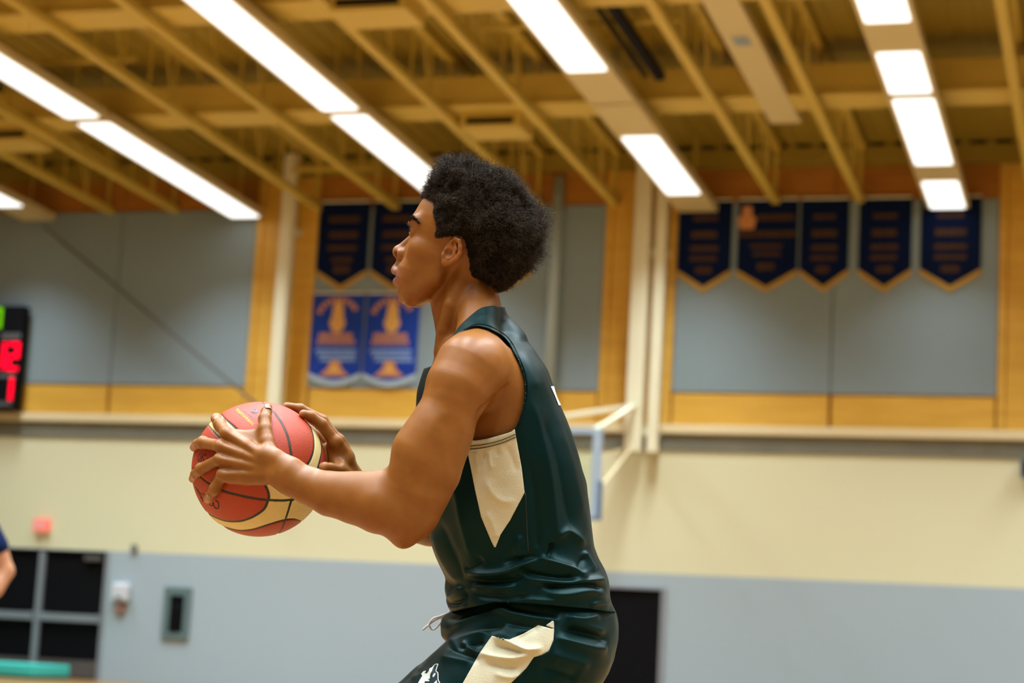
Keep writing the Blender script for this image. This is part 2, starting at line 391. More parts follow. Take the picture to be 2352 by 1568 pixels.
for i, (x0, x1, lab) in enumerate(navy_r):
    t = banner('pennant_banner', x0, x1, 7.90, 6.80, 6.53, m_navy, m_gold, lab, 'navy banners on the right panel')
    c = (x0+x1)/2; wd = x1-x0
    textlines(t, [(c, 7.62, .45*wd, .07), (c, 7.36, .5*wd, .10), (c, 7.14, .52*wd, .08), (c, 6.98, .52*wd, .07), (c, 6.80, .3*wd, .10)] if i != 1 else
              [(c+.12, 7.62, .65*wd, .09), (c, 7.36, .95*wd, .09), (c, 7.17, .55*wd, .06), (c, 7.05, .45*wd, .06), (c, 6.85, .3*wd, .10)], m_dimgold, i)
    if i == 1:
        b = MB(); x = x0+.14
        b.prism([(x-.11, 7.44), (x+.11, 7.44), (x+.14, 7.60), (x+.08, 7.66), (x+.07, 7.80), (x-.07, 7.80), (x-.08, 7.66), (x-.14, 7.60)], BY-.017, BY-.012)
        b.build('gold_figure', m_orangep, t)
navy_l = [(-12.75, -11.86, 'navy banner with faint gold lines beside the left wood post'), (-11.80, -10.94, 'navy banner just in front of the player face'),
          (-10.88, -10.0, 'navy banner hidden behind the player head'), (-9.94, -9.06, 'navy banner whose gold tip shows behind the back of the hair')]
for i, (x0, x1, lab) in enumerate(navy_l):
    t = banner('pennant_banner', x0, x1, 7.97, 6.83, 6.56, m_navy, m_gold, lab, 'navy banners on the middle panel')
    c = (x0+x1)/2; wd = x1-x0
    textlines(t, [(c, 7.68, .6*wd, .09), (c, 7.42, .55*wd, .10), (c, 7.2, .6*wd, .08), (c, 7.0, .4*wd, .08), (c, 6.84, .3*wd, .12)], m_dimgold, 20+i)
blue = [(-12.76, -11.86, 'royal blue banner with gold torch emblem, next to the left wood post'), (-11.82, -10.90, 'royal blue banner with gold torch emblem, nearest the player chin')]
for i, (x0, x1, lab) in enumerate(blue):
    t = banner('championship_banner', x0, x1, 6.44, 5.13, 5.00, m_blue, m_pale, lab, 'royal blue banners under the navy ones', tip='round')
    c = (x0+x1)/2
    b = MB()
    for q in range(9):
        a = math.radians(30+q*15); r1, r2 = .30, .38
        a2 = math.radians(30+q*15+11)
        b.prism([(c+r1*math.cos(a)*1.05, 6.0+r1*math.sin(a)), (c+r2*math.cos(a)*1.05, 6.0+r2*math.sin(a)), (c+r2*math.cos(a2)*1.05, 6.0+r2*math.sin(a2)), (c+r1*math.cos(a2)*1.05, 6.0+r1*math.sin(a2))], BY-.016, BY-.012)
    b.build('arched_lettering', m_orangep, t)
    b = MB()   # torch: flame, bowl, stem
    b.prism([(c-.06, 6.30), (c+.05, 6.31), (c+.09, 6.2), (c+.10, 6.05), (c+.14, 5.95), (c+.10, 5.86), (c+.06, 5.80), (c-.06, 5.80), (c-.10, 5.86), (c-.14, 5.95), (c-.10, 6.05), (c-.09, 6.2)], BY-.017, BY-.012)
    b.build('emblem', m_brightgold, t)
    textlines(t, [(c, 5.74, .60, .09), (c, 5.64, .66, .07)], m_orangep, 40+i)
    r = random.Random(50+i); b = MB()
    for k in range(3):
        z = 5.50-.075*k; x = c-.36+.05*k
        while x < c+.34:
            l = r.uniform(.04, .08); b.prism([(x, z-.03), (x+l, z-.02), (x+l+.015, z+.03), (x+.02, z+.02)], BY-.016, BY-.012); x += l+.01
    b.build('script_lettering', m_script, t)
    b = MB(); b.prism([(c-.26, 5.08), (c+.26, 5.08), (c+.12, 5.20), (c+.08, 5.34), (c-.08, 5.34), (c-.12, 5.20)], BY-.016, BY-.012); b.build('base_emblem', m_orangep, t)
    b = MB(); b.prism([(c-.10, 5.14), (c+.10, 5.14), (c, 5.30)], BY-.019, BY-.016); b.build('base_core', m_brightgold, t)

# ------------------------------------------------------------------ scoreboard
t = empty('scoreboard', (-19.4, WY-.3, 4.42), 'black electronic scoreboard with red digits at the left edge', 'scoreboard')
boxo('casing', m_black, t, -20.74, -17.94, WY-.33, WY-.11, 4.41, 6.19, .02)
for bx_ in (-20.2, -18.6): boxo('bracket', m_alu, t, bx_, bx_+.1, WY-.11, WY-.022, 5.0, 5.9)
SY = WY-.335
def seg(name, m, x, z, w_, h, chars):
    """seven-segment figure: x,z lower left"""
    sg = {'a': ((0, 1), (1, 1)), 'b': ((1, .5), (1, 1)), 'c': ((1, 0), (1, .5)), 'd': ((0, 0), (1, 0)), 'e': ((0, 0), (0, .5)), 'f': ((0, .5), (0, 1)), 'g': ((0, .5), (1, .5))}
    b = MB()
    for ch in chars:
        (ax, az), (bx, bz) = sg[ch]
        b.box(min(x+ax*w_, x+bx*w_)-.03, max(x+ax*w_, x+bx*w_)+.03, SY-.012, SY, min(z+az*h, z+bz*h)-.03, max(z+az*h, z+bz*h)+.03)
    return b.build(name, m, t)
seg('red_digit', m_red, -18.245, 5.12, .0, .40, 'bc')
seg('red_digit', m_red, -18.135, 5.10, .15, .42, 'abged')
seg('red_digit', m_red, -18.045, 4.59, .0, .33, 'bc')
seg('green_digit', m_green, -18.66, 5.82, .28, .30, 'abcd')
SBY = BY; BY = SY+.012
textlines(t, [(-18.14, 5.66, .36, .10), (-18.14, 4.98, .32, .07), (-18.3, 4.50, .56, .07)], m_label, 77)
BY = SBY

# ------------------------------------------------------------------ doors and small wall things
d1 = structure(empty('door_1', (-17.25, WY, 0)))
for x0, x1 in ((-18.36, -17.41), (-17.30, -16.17)):
    lf = boxo('leaf', m_black, d1, x0, x1, WY+.04, WY+.09, .30, 2.06, .006)
    boxo('kick_plate', m_kick, lf, x0+.01, x1-.01, WY+.025, WY+.085, .02, .298, .004)
    b = MB(); b.box(x0+.02, x1-.02, WY-.06, WY-.005, .93, 1.05); b.box(x0+.02, x0+.1, WY-.01, WY+.04, .92, 1.06); b.box(x1-.1, x1-.02, WY-.01, WY+.04, .92, 1.06)
    b.build('panic_bar', m_alu, lf)
boxo('mullion', m_alu, d1, -17.408, -17.302, WY-.02, WY+.1, 0, 2.06, .006)
b = MB(); b.box(-16.168, -16.10, WY-.02, WY+.1, 0, 2.10); b.box(-18.42, -18.362, WY-.02, WY+.1, 0, 2.10)
each(b, 'door_frame', m_alu, d1)
boxo('frame_head', m_black, d1, -18.36, -16.17, WY-.01, WY+.1, 2.062, 2.10)
boxo('door_closer', m_kick, d1, -16.55, -16.25, WY-.05, WY+.03, 1.94, 2.02, .01)
boxo('threshold_dark', m_dark, d1, -18.4, -16.1, WY+.09, WY+.3, 0, 2.1)
d2 = structure(empty('door_2', (-7.2, WY, 0)))
boxo('leaf', m_black, d2, -7.72, -6.745, WY+.02, WY+.08, .01, 1.86, .006)
b = MB(); b.box(-6.74, -6.66, WY-.03, WY+.1, 0, 1.90); b.box(-7.80, -7.725, WY-.03, WY+.1, 0, 1.90); b.box(-7.725, -6.74, WY-.03, WY+.1, 1.865, 1.90)
each(b, 'door_frame', m_alu, d2)
boxo('backing', m_dark, d2, -7.8, -6.66, WY+.09, WY+.3, 0, 1.9)
t = empty('exit_sign', (-17.39, WY, 2.38), 'red exit sign on the cream wall above the double doors', 'sign')
boxo('sign_box', m_exit, t, -17.53, -17.25, WY-.10, WY, 2.39, 2.60, .01)
b = MB(); z0, z1 = 2.44, 2.55; y0, y1 = WY-.106, WY-.1
def L(x, s): 
    if s == 'E': b.box(x, x+.012, y0, y1, z0, z1); [b.box(x+.012, x+.045, y0, y1, z, z+.012) for z in (z0, z0+.049, z1-.012)]
    if s == 'X':
        b.prism([(x, z0), (x+.014, z0), (x+.05, z1), (x+.036, z1)], y0, y1); b.prism([(x, z1), (x+.014, z1), (x+.05, z0), (x+.036, z0)], y0-.001, y1)
    if s == 'I': b.box(x, x+.012, y0, y1, z0, z1)
    if s == 'T': b.box(x, x+.05, y0, y1, z1-.012, z1); b.box(x+.019, x+.031, y0, y1, z0, z1-.012)
for x, s_ in ((-17.49, 'E'), (-17.435, 'X'), (-17.37, 'I'), (-17.345, 'T')): L(x, s_)
b.build('lettering', m_white, t)
t = empty('wall_horn', (-15.65, WY, 2.13), 'small grey alarm horn where cream and grey paint meet', 'alarm')
boxo('horn_box', m_kick, t, -15.70, -15.60, WY-.06, WY-.004, 2.11, 2.23, .01)
boxo('grille', m_alu, t, -15.685, -15.615, WY-.066, WY-.06, 2.14, 2.2)
t = empty('towel_dispenser', (-15.80, WY, 1.28), 'white rounded dispenser on the grey wall beside the double doors', 'dispenser')
boxo('cover', m_white, t, -15.95, -15.65, WY-.16, WY-.004, 1.29, 1.60, .05)
boxo('window', m_label, t, -15.85, -15.75, WY-.163, WY-.158, 1.33, 1.37)
t = empty('call_point', (-15.81, WY, 1.1), 'red brown alarm pull box under the white dispenser', 'alarm box')
boxo('box', m_brick, t, -15.89, -15.73, WY-.07, WY-.004, 1.10, 1.27, .008)
boxo('handle', m_white, t, -15.86, -15.76, WY-.08, WY-.07, 1.17, 1.20)
t = empty('extinguisher_cabinet', (-14.79, WY, .74), 'tall dark cabinet with grey green frame in the grey wall', 'cabinet')
b = MB(); b.box(-15.03, -14.92, WY-.05, WY+.01, .74, 1.57); b.box(-14.66, -14.55, WY-.05, WY+.01, .74, 1.57); b.box(-14.92, -14.66, WY-.05, WY+.01, 1.44, 1.57); b.box(-14.92, -14.66, WY-.05, WY+.01, .74, .84)
b.build('frame', m_cabgreen, t)
boxo('recess', m_black, t, -14.92, -14.66, WY-.012, WY-.006, .84, 1.44)
b = MB(); b.tube([(-14.79, WY-.03, .86), (-14.79, WY-.03, 1.22), (-14.79, WY-.03, 1.30)], [.05, .05, .02], 12); b.build('cylinder', m_brick if False else m_black, t)
t = empty('gym_mat', (-17.6, 28.2, 0), 'thick teal gym mat lying on the floor before the double doors', 'mat')
boxo('mat_body', m_teal, t, -18.9, -16.32, 28.0, 29.2, .03, .225, .03)
boxo('mat_base', m_black, t, -18.88, -16.34, 28.02, 29.18, 0, .03)
t = empty('wall_speaker', (-1.35, WY-.1, 3.7), 'small dark box under the ledge at the right edge', 'speaker')
boxo('speaker_case', m_pad, t, -1.475, -1.2, WY-.20, WY-.0, 3.70, 3.96, .01)
boxo('grille', m_black, t, -1.45, -1.225, WY-.206, WY-.20, 3.73, 3.93)
# downpipe on the middle panel
t = empty('wall_pipe', (-8.66, WY-.1, 4.9), 'pale vertical pipe on the middle panel behind the player', 'pipe')
b = MB(); b.tube([(-8.66, WY-.10, 4.95), (-8.66, WY-.10, 8.30)], .085, 14); b.build('pipe', m_pale, t, smooth=True)
b = MB()
for z in (5.2, 6.6, 7.7): b.box(-8.78, -8.54, WY-.12, WY-.02, z, z+.05)
each(b, 'clamp', m_alu, t)

# ------------------------------------------------------------------ hoop structure: masts, brace, backboard
MY = 29.45
t = empty('hoop_mast', (-13.15, MY, 4.2), 'cream steel mast behind the ball, left of the blue banners', 'mast')
b = MB(); b.bar((-13.18, MY, 3.93), (-13.18, MY, zs(MY, 8.70)), .21, .18); b.build('post', m_mast, t)
b = MB(); b.tube([(-17.7, MY, 7.56), (-13.2, MY, 4.34)], .022, 8); b.build('brace', m_rod, t)
b = MB(); b.box(-13.3, -13.06, MY+.09, WY-.012, 4.5, 4.6); b.box(-13.3, -13.06, MY+.09, WY-.012, 7.4, 7.5); each(b, 'wall_bracket', m_mast, t)
t = empty('backboard_hoop', (-7.0, 23.5, 2.4), 'wall mounted glass backboard on cream steel masts, half hidden behind the player back', 'basketball hoop')
BX1, BX0, BYY, BZ0, BZ1 = -6.14, -7.97, 23.5, 2.47, 3.56
b = MB()
b.box(BX1-.11, BX1, BYY-.03, BYY+.03, BZ0, BZ1); b.box(BX0, BX0+.11, BYY-.03, BYY+.03, BZ0, BZ1)
b.box(BX0+.11, BX1-.11, BYY-.03, BYY+.03, BZ1-.07, BZ1); b.box(BX0+.11, BX1-.11, BYY-.03, BYY+.03, BZ0, BZ0+.07)
b.build('frame', m_bbframe, t)
boxo('glass', m_glass, t, BX0+.11, BX1-.11, BYY-.006, BYY+.006, BZ0+.07, BZ1-.07)
b = MB(); b.box(BX1-.02, BX1+.025, BYY-.045, BYY+.045, BZ0-.03, BZ0+.45); b.box(BX0-.025, BX0+.02, BYY-.045, BYY+.045, BZ0-.03, BZ0+.45); b.box(BX0, BX1, BYY-.045, BYY+.045, BZ0-.03, BZ0-.0)
each(b, 'edge_pad', m_pad, t)
b = MB(); cxb = (BX0+BX1)/2
for x0, x1, z0, z1 in ((-.295, .295, .55, .60), (-.295, .295, .15, .20), (-.295, -.245, .2, .55), (.245, .295, .2, .55)): b.box(cxb+x0, cxb+x1, BYY-.012, BYY-.0065, BZ0+z0, BZ0+z1)
b.build('target_square', m_net, t)
b = MB(); b.tube([(cxb+.229*math.cos(a*math.pi/12), BYY-.38+.229*math.sin(a*math.pi/12), BZ0+.15) for a in range(24)], .01, 6, closed=True); b.box(cxb-.06, cxb+.06, BYY-.16, BYY-.03, BZ0+.12, BZ0+.17)
rim = b.build('rim', m_orange, t)
b = MB()
for k in range(12):
    for sgn in (1, -1):
        pts = [(cxb+(.225-.028*q)*math.cos(k*math.pi/6+sgn*q*math.pi/12), BYY-.38+(.225-.028*q)*math.sin(k*math.pi/6+sgn*q*math.pi/12), BZ0+.14-.1*q) for q in range(5)]
        b.tube(pts, .003, 4)
b.build('net', m_net, rim)
for xx, ww, dy in ((-7.20, .25, 0), (-6.91, .16, .05)):
    b = MB(); b.bar((xx, MY+dy, 3.93), (xx, MY+dy, zs(MY, 8.70)), ww, .16); b.build('post', m_mast, t)
b = MB(); b.bar((-7.18, MY-.1, 4.62), (-6.28, BYY+.1, 3.53), .06); b.bar((-7.18, MY-.1, 4.62), (-7.8, BYY+.1, 3.53), .06)
each(b, 'arm', m_mast, t); b = MB(); b.bar((-7.18, MY-.1, 4.0), (-6.28, BYY+.1, 2.7), .022); b.bar((-7.18, MY-.1, 4.0), (-7.8, BYY+.1, 2.7), .022); each(b, 'lower_arm', m_ledge, t)
b = MB(); b.box(-7.3, -6.83, MY+.08, WY-.10, 4.2, 4.3); b.box(-7.3, -6.83, MY+.08, WY-.012, 7.0, 7.1); each(b, 'wall_bracket', m_mast, t)

# ================================================================== signed-distance modelling kit (for bodies and cloth)
S0 = FPX/D0                      # photo pixels per metre at the player's distance
def P(px, py, z=0.0):
    """player frame: x right, y up, z away from the photographer, metres"""
    d = D0+z
    return np.array([(px-1176)*d/FPX, -(py-784)*d/FPX, z])
def R_(rp, z=0.0): return rp*(D0+z)/FPX
def L2W(q):
    q = np.asarray(q, float)
    return CAM + q[..., 0:1]*CR + q[..., 1:2]*CU + (q[..., 2:3]+D0)*_f
def W2L(p):
    p = np.asarray(p, float)-CAM
    return np.stack([p@CR, p@CU, p@_f-D0], -1)
def topx(q):
    d = (q[..., 2]+D0)
    return 1176+q[..., 0]*FPX/d, 784-q[..., 1]*FPX/d

def smin(a, b, k):
    if k <= 0: return np.minimum(a, b)
    h = np.clip(.5+.5*(b-a)/k, 0, 1)
    return b+(a-b)*h-k*h*(1-h)
class Shape:
    """ordered list of blended solids"""
    def __init__(s): s.p = []
    def add(s, fn, lo, hi, k=.01, op='u'):
        s.p.append((fn, np.asarray(lo, float), np.asarray(hi, float), k, op)); return s
    def cap(s, a, b, ra, rb, k=.01, op='u'):
        a = np.asarray(a, float); b = np.asarray(b, float); ba = b-a; L = max(ba@ba, 1e-12)
        def fn(q):
            d = q-a; t = np.clip((d@ba)/L, 0, 1)
            e = d-t[:, None]*ba
            return np.sqrt((e*e).sum(1))-(ra+(rb-ra)*t)
        r = max(ra, rb)
        return s.add(fn, np.minimum(a, b)-r, np.maximum(a, b)+r, k, op)
    def chain(s, pts, k=.008, op='u'):
        """pts: list of (point, radius)"""
        g = Shape()
        for (a, ra), (b, rb) in zip(pts[:-1], pts[1:]): g.cap(a, b, ra, rb, .004)
        return s.group(g, k, op)
    def ball(s, c, r, k=.01, op='u'):
        c = np.asarray(c, float)
        return s.add(lambda q: np.sqrt(((q-c)**2).sum(1))-r, c-r, c+r, k, op)
    def ell(s, c, r, rot=None, k=.01, op='u'):
        c = np.asarray(c, float); r = np.asarray(r, float); A = np.eye(3) if rot is None else np.asarray(rot, float)
        def fn(q):
            p = (q-c)@A.T
            k0 = np.sqrt(((p/r)**2).sum(1)); k1 = np.sqrt(((p/(r*r))**2).sum(1))+1e-9
            return k0*(k0-1)/k1
        m = r.max()
        return s.add(fn, c-m, c+m, k, op)
    def group(s, g, k=.01, op='u', grow=0.0):
        lo, hi = g.bounds()
        return s.add(lambda q: g.ev(q, .03)-grow, lo-grow, hi+grow, k, op)
    def bounds(s):
        us = [p for p in s.p if p[4] == 'u']
        return np.min([p[1] for p in us], 0), np.max([p[2] for p in us], 0)
    def ev(s, q, margin=.012):
        q = np.asarray(q, float)
        lo, hi = q.min(0), q.max(0); d = np.full(len(q), .12)
        for fn, a, b, k, op in s.p:
            m = margin+k
            if (a-m > hi).any() or (b+m < lo).any(): continue
            sel = None
            if len(q) > 4000:
                inside = ((q > a-m) & (q < b+m)).all(1)
                if not inside.any(): continue
                if inside.mean() < .7: sel = np.nonzero(inside)[0]
            if sel is None:
                e = fn(q); d = smin(d, e, k) if op == 'u' else -smin(-d, e, k)
            else:
                e = fn(q[sel]); dd = d[sel]; d[sel] = smin(dd, e, k) if op == 'u' else -smin(-dd, e, k)
        return d
def mesh_shape(S, h, lo=None, hi=None, B=28, refine=None):
    """surface nets over the blocks that the surface crosses; returns verts, quads"""
    l, u = S.bounds() if hasattr(S, 'bounds') else (lo, hi)
    if lo is not None: l = np.maximum(l, lo)
    if hi is not None: u = np.minimum(u, hi)
    l = l-3*h; nb = np.ceil((u+3*h-l)/(B*h)).astype(int)
    gi = np.stack(np.meshgrid(*[np.arange(n) for n in nb], indexing='ij'), -1).reshape(-1, 3)
    cen = l+(gi+.5)*B*h; half = B*h*.87
    act = np.zeros(len(gi), bool)
    for i0 in range(0, len(cen), 3000):
        act[i0:i0+3000] = np.abs(S.ev(cen[i0:i0+3000], .1)) < half*1.35
    NX = np.int64(4000)
    ax = np.arange(B+1); cg = np.stack(np.meshgrid(ax, ax, ax, indexing='ij'), -1).reshape(-1, 3)
    keys = []; vs_ = []; qk = []
    for g in gi[act]:
        base = g*B; q = l+(base+cg)*h
        D = S.ev(q).reshape(B+1, B+1, B+1); neg = D < 0
        if neg.all() or not neg.any(): continue
        c8 = [neg[i:B+i, j:B+j, k:B+k] for i in (0, 1) for j in (0, 1) for k in (0, 1)]
        cnt = sum(c.astype(np.int8) for c in c8); mix = (cnt > 0) & (cnt < 8)
        idx = np.argwhere(mix)
        if len(idx):
            acc = np.zeros((len(idx), 3)); n = np.zeros(len(idx))
            for e in range(12):
                axis = e//4; o = [(0, 0), (0, 1), (1, 0), (1, 1)][e % 4]
                a = np.zeros(3, int); a[(axis+1) % 3] = o[0]; a[(axis+2) % 3] = o[1]; b = a.copy(); b[axis] = 1
                A = idx+a; Bc = idx+b
                da = D[A[:, 0], A[:, 1], A[:, 2]]; db = D[Bc[:, 0], Bc[:, 1], Bc[:, 2]]
                m = (da < 0) != (db < 0)
                t = np.where(m, da/np.where(m, da-db, 1), 0)
                pt = A.astype(float); pt[:, axis] += t
                acc += np.where(m[:, None], pt, 0); n += m
            gc = base+idx
            keys.append((gc[:, 0].astype(np.int64)*NX+gc[:, 1])*NX+gc[:, 2])
            vs_.append(l+(base+acc/n[:, None])*h)
        for axis in range(3):
            sl0 = [slice(0, B)]*3; sl1 = [slice(0, B)]*3; sl1[axis] = slice(1, B+1)
            a = neg[tuple(sl0)]; b = neg[tuple(sl1)]
            ii = np.argwhere(a != b)
            if not len(ii): continue
            fl = a[ii[:, 0], ii[:, 1], ii[:, 2]]
            gc = base+ii; u1 = np.zeros(3, int); u1[(axis+1) % 3] = 1; u2 = np.zeros(3, int); u2[(axis+2) % 3] = 1
            cs = [gc-u1-u2, gc-u2, gc, gc-u1]
            kk = np.stack([(c[:, 0].astype(np.int64)*NX+c[:, 1])*NX+c[:, 2] for c in cs], 1)
            kk[~fl] = kk[~fl][:, ::-1]; qk.append(kk)
    keys = np.concatenate(keys); V = np.concatenate(vs_); qk = np.concatenate(qk)
    o = np.argsort(keys); keys = keys[o]; V = V[o]
    p = np.searchsorted(keys, qk); p = np.clip(p, 0, len(keys)-1); ok = (keys[p] == qk).all(1)
    return V, p[ok]
def smooth_mesh(V, Q, it=2, lam=.5, mu=-.52):
    n = len(V); e = np.concatenate([Q[:, [0, 1]], Q[:, [1, 2]], Q[:, [2, 3]], Q[:, [3, 0]]])
    i = np.concatenate([e[:, 0], e[:, 1]]); j = np.concatenate([e[:, 1], e[:, 0]])
    deg = np.bincount(i, minlength=n).astype(float); deg[deg == 0] = 1
    for q in range(it):
        for l in (lam, mu):
            s = np.stack([np.bincount(i, weights=V[j, c], minlength=n) for c in range(3)], 1)/deg[:, None]
            V = V+l*(s-V)
    return V
def vnormals(V, Q):
    n = np.cross(V[Q[:, 2]]-V[Q[:, 0]], V[Q[:, 3]]-V[Q[:, 1]])
    N = np.stack([sum(np.bincount(Q[:, k], weights=n[:, c], minlength=len(V)) for k in range(4)) for c in range(3)], 1)
    return N/(np.linalg.norm(N, axis=1, keepdims=True)+1e-12)
def compact(V, Q):
    u, inv = np.unique(Q, return_inverse=True)
    return V[u], inv.reshape(Q.shape), u
def to_obj(name, V, Q, m, parent, world=True, col=None, smooth=True):
    """link a quad mesh; V in the player frame unless world=False"""
    Wv = L2W(V) if world else V
    if world: Q = np.ascontiguousarray(Q[:, ::-1])      # the player frame is left-handed
    Wv = Wv-np.array(world_of(parent)) if parent is not None else Wv
    me = bpy.data.meshes.new(name); k = Q.shape[1]
    me.vertices.add(len(Wv)); me.vertices.foreach_set('co', Wv.astype(np.float32).ravel())
    me.loops.add(Q.size); me.loops.foreach_set('vertex_index', Q.astype(np.int32).ravel())
    me.polygons.add(len(Q)); me.polygons.foreach_set('loop_start', np.arange(0, Q.size, k, dtype=np.int32))
    me.polygons.foreach_set('use_smooth', np.full(len(Q), smooth))
    me.update(calc_edges=True); me.validate()
    me.materials.append(m)
    if col is not None:
        at = me.color_attributes.new('tint', 'FLOAT_COLOR', 'POINT')
        at.data.foreach_set('color', np.concatenate([col, np.ones((len(col), 1))], 1).astype(np.float32).ravel())
    o = bpy.data.objects.new(name, me); C.objects.link(o)
    if parent is not None: o.parent = parent
    return o
def polysd(px, py, poly):
    """signed distance to a closed outline, negative inside"""
    poly = np.asarray(poly, float); d = np.full(px.shape, 1e18); s = np.zeros(px.shape, bool)
    gx = np.zeros(px.shape); gy = np.zeros(px.shape)
    for a, b in zip(poly, np.roll(poly, -1, 0)):
        e = b-a; wx_ = px-a[0]; wy_ = py-a[1]; t = np.clip((wx_*e[0]+wy_*e[1])/(e@e+1e-12), 0, 1)
        dx = wx_-t*e[0]; dy = wy_-t*e[1]; dd = dx*dx+dy*dy; m = dd < d
        d = np.where(m, dd, d); gx = np.where(m, dx, gx); gy = np.where(m, dy, gy)
        c = (py >= a[1]) != (py >= b[1])
        xi = a[0]+(py-a[1])*e[0]/(e[1] if abs(e[1]) > 1e-9 else 1e-9)
        s ^= c & (px < xi)
    d = np.sqrt(d); sg = np.where(s, -1.0, 1.0)
    return d*sg, gx, gy          # gx,gy: vector from the outline to the point
def polyline_d(px, py, pts):
    pts = np.asarray(pts, float); d = np.full(px.shape, 1e18); tt = np.zeros(px.shape); n = len(pts)-1
    for i in range(n):
        a, b = pts[i], pts[i+1]; e = b-a
        t = np.clip(((px-a[0])*e[0]+(py-a[1])*e[1])/(e@e+1e-12), 0, 1)
        dd = (px-a[0]-t*e[0])**2+(py-a[1]-t*e[1])**2; m = dd < d
        d = np.where(m, dd, d); tt = np.where(m, (i+t)/n, tt)
    return np.sqrt(d), tt
def spl(pts, n=6):
    """Catmull-Rom through the points"""
    p = np.asarray(pts, float); p = np.concatenate([[2*p[0]-p[1]], p, [2*p[-1]-p[-2]]]); out = []
    for i in range(1, len(p)-2):
        for t in np.arange(n)/n:
            out.append(.5*((2*p[i])+(p[i+1]-p[i-1])*t+(2*p[i-1]-5*p[i]+4*p[i+1]-p[i+2])*t*t+(3*p[i]-p[i-1]-3*p[i+1]+p[i+2])*t**3))
    out.append(p[-2]); return np.array(out)
def vnoise(q, sc, seed=0):
    """cheap smooth value noise in -1..1"""
    q = q*sc+seed*17.31; i = np.floor(q).astype(np.int64); f = q-i; f = f*f*(3-2*f); r = 0
    for dx in (0, 1):
        for dy in (0, 1):
            for dz in (0, 1):
                h = ((i[:, 0]+dx)*73856093) ^ ((i[:, 1]+dy)*19349663) ^ ((i[:, 2]+dz)*83492791)
                h = (h*2654435761+seed*97) & 0xffffffff; h = ((h >> 13) ^ h)*1274126177 & 0xffffffff
                v = (h & 0xffff)/32767.5-1
                r = r+v*np.where(dx, f[:, 0], 1-f[:, 0])*np.where(dy, f[:, 1], 1-f[:, 1])*np.where(dz, f[:, 2], 1-f[:, 2])
    return r

# ================================================================== materials of the player
def tint_mat(name, rough, spec, sss=None, bump=None, coat=0, noise_amt=.12, nscale=60):
    m = bpy.data.materials.new(name); m.use_nodes = True; nt = m.node_tree; b = nt.nodes['Principled BSDF']
    at = nt.nodes.new('ShaderNodeAttribute'); at.attribute_name = 'tint'
    tc = nt.nodes.new('ShaderNodeTexCoord')
    n = nt.nodes.new('ShaderNodeTexNoise'); n.inputs['Scale'].default_value = nscale; n.inputs['Detail'].default_value = 5
    nt.links.new(tc.outputs['Object'], n.inputs['Vector'])
    mr = nt.nodes.new('ShaderNodeMapRange'); mr.inputs[1].default_value = .25; mr.inputs[2].default_value = .75
    mr.inputs[3].default_value = 1-noise_amt; mr.inputs[4].default_value = 1+noise_amt
    nt.links.new(n.outputs[0], mr.inputs[0])
    mx = nt.nodes.new('ShaderNodeVectorMath'); mx.operation = 'SCALE'
    nt.links.new(at.outputs['Color'], mx.inputs[0]); nt.links.new(mr.outputs[0], mx.inputs['Scale'])
    nt.links.new(mx.outputs[0], b.inputs['Base Color'])
    b.inputs['Roughness'].default_value = rough; b.inputs['Specular IOR Level'].default_value = spec
    if coat: b.inputs['Coat Weight'].default_value = coat; b.inputs['Coat Roughness'].default_value = .3
    if sss:
        b.inputs['Subsurface Weight'].default_value = sss[0]; b.inputs['Subsurface Radius'].default_value = sss[1]; b.inputs['Subsurface Scale'].default_value = sss[2]
    if bump:
        v = nt.nodes.new('ShaderNodeTexVoronoi' if bump[3] == 'v' else 'ShaderNodeTexNoise'); v.inputs['Scale'].default_value = bump[0]
        nt.links.new(tc.outputs['Object'], v.inputs['Vector'])
        bp = nt.nodes.new('ShaderNodeBump'); bp.inputs['Strength'].default_value = bump[1]; bp.inputs['Distance'].default_value = bump[2]
        nt.links.new(v.outputs[0], bp.inputs['Height']); nt.links.new(bp.outputs[0], b.inputs['Normal'])
    MATS[name] = m
    return m
m_skin = tint_mat('brown_skin', .42, .26, sss=(.18, (1.0, .36, .16), .008), bump=(900, .12, .0006, 'n'), noise_amt=.10, nscale=45)
m_ballm = tint_mat('pebbled_ball_leather', .48, .3, bump=(650, .5, .0008, 'v'), noise_amt=.06, nscale=25)
m_jersey = mat('dark_green_jersey_fabric', (.0016, .0110, .0098), .44, .27, noise=(9, .5, (.0012, .008, .0072)), bump=(1500, .15, .0006), spectint=(.25, .56, .54))
m_jwhite = mat('white_mesh_fabric', (.62, .57, .38), .6, .3, noise=(15, .3, (.58, .52, .33)), bump=((900, 900, 420), .5, .0012, 'voronoi'), sheen=.1)
m_seam = mat('dark_stitching', (.05, .045, .03), .8, .2, noise=(60, .3, (.07, .06, .04)))
m_cord = mat('white_drawcord', (.85, .86, .88), .7, .2, noise=(200, .3, (.75, .76, .8)))
m_hair = mat('black_brown_curls', (.015, .009, .0045), .55, .13, noise=(70, .9, (.052, .032, .015)))
m_hairb = mat('black_hair_roots', (.006, .004, .003), .8, .1, noise=(90, .9, (.012, .008, .005)))
m_brow = mat('black_brow_hair', (.008, .006, .005), .6, .3, noise=(200, .4, (.014, .01, .008)))
m_eye = mat('eye_white', (.40, .37, .34), .2, .5, noise=(80, .3, (.6, .5, .46)))
m_iris = mat('dark_iris', (.02, .010, .005), .1, .6, noise=(300, .4, (.03, .016, .008)))
m_nail = mat('finger_nail', (.36, .17, .10), .38, .4, noise=(120, .2, (.33, .15, .085)))
m_logo = mat('pale_print', (.62, .66, .56), .6, .3, noise=(60, .2, (.56, .60, .5)))
m_logod = mat('dark_green_print', (.006, .02, .028), .6, .3, noise=(60, .2, (.008, .026, .033)))
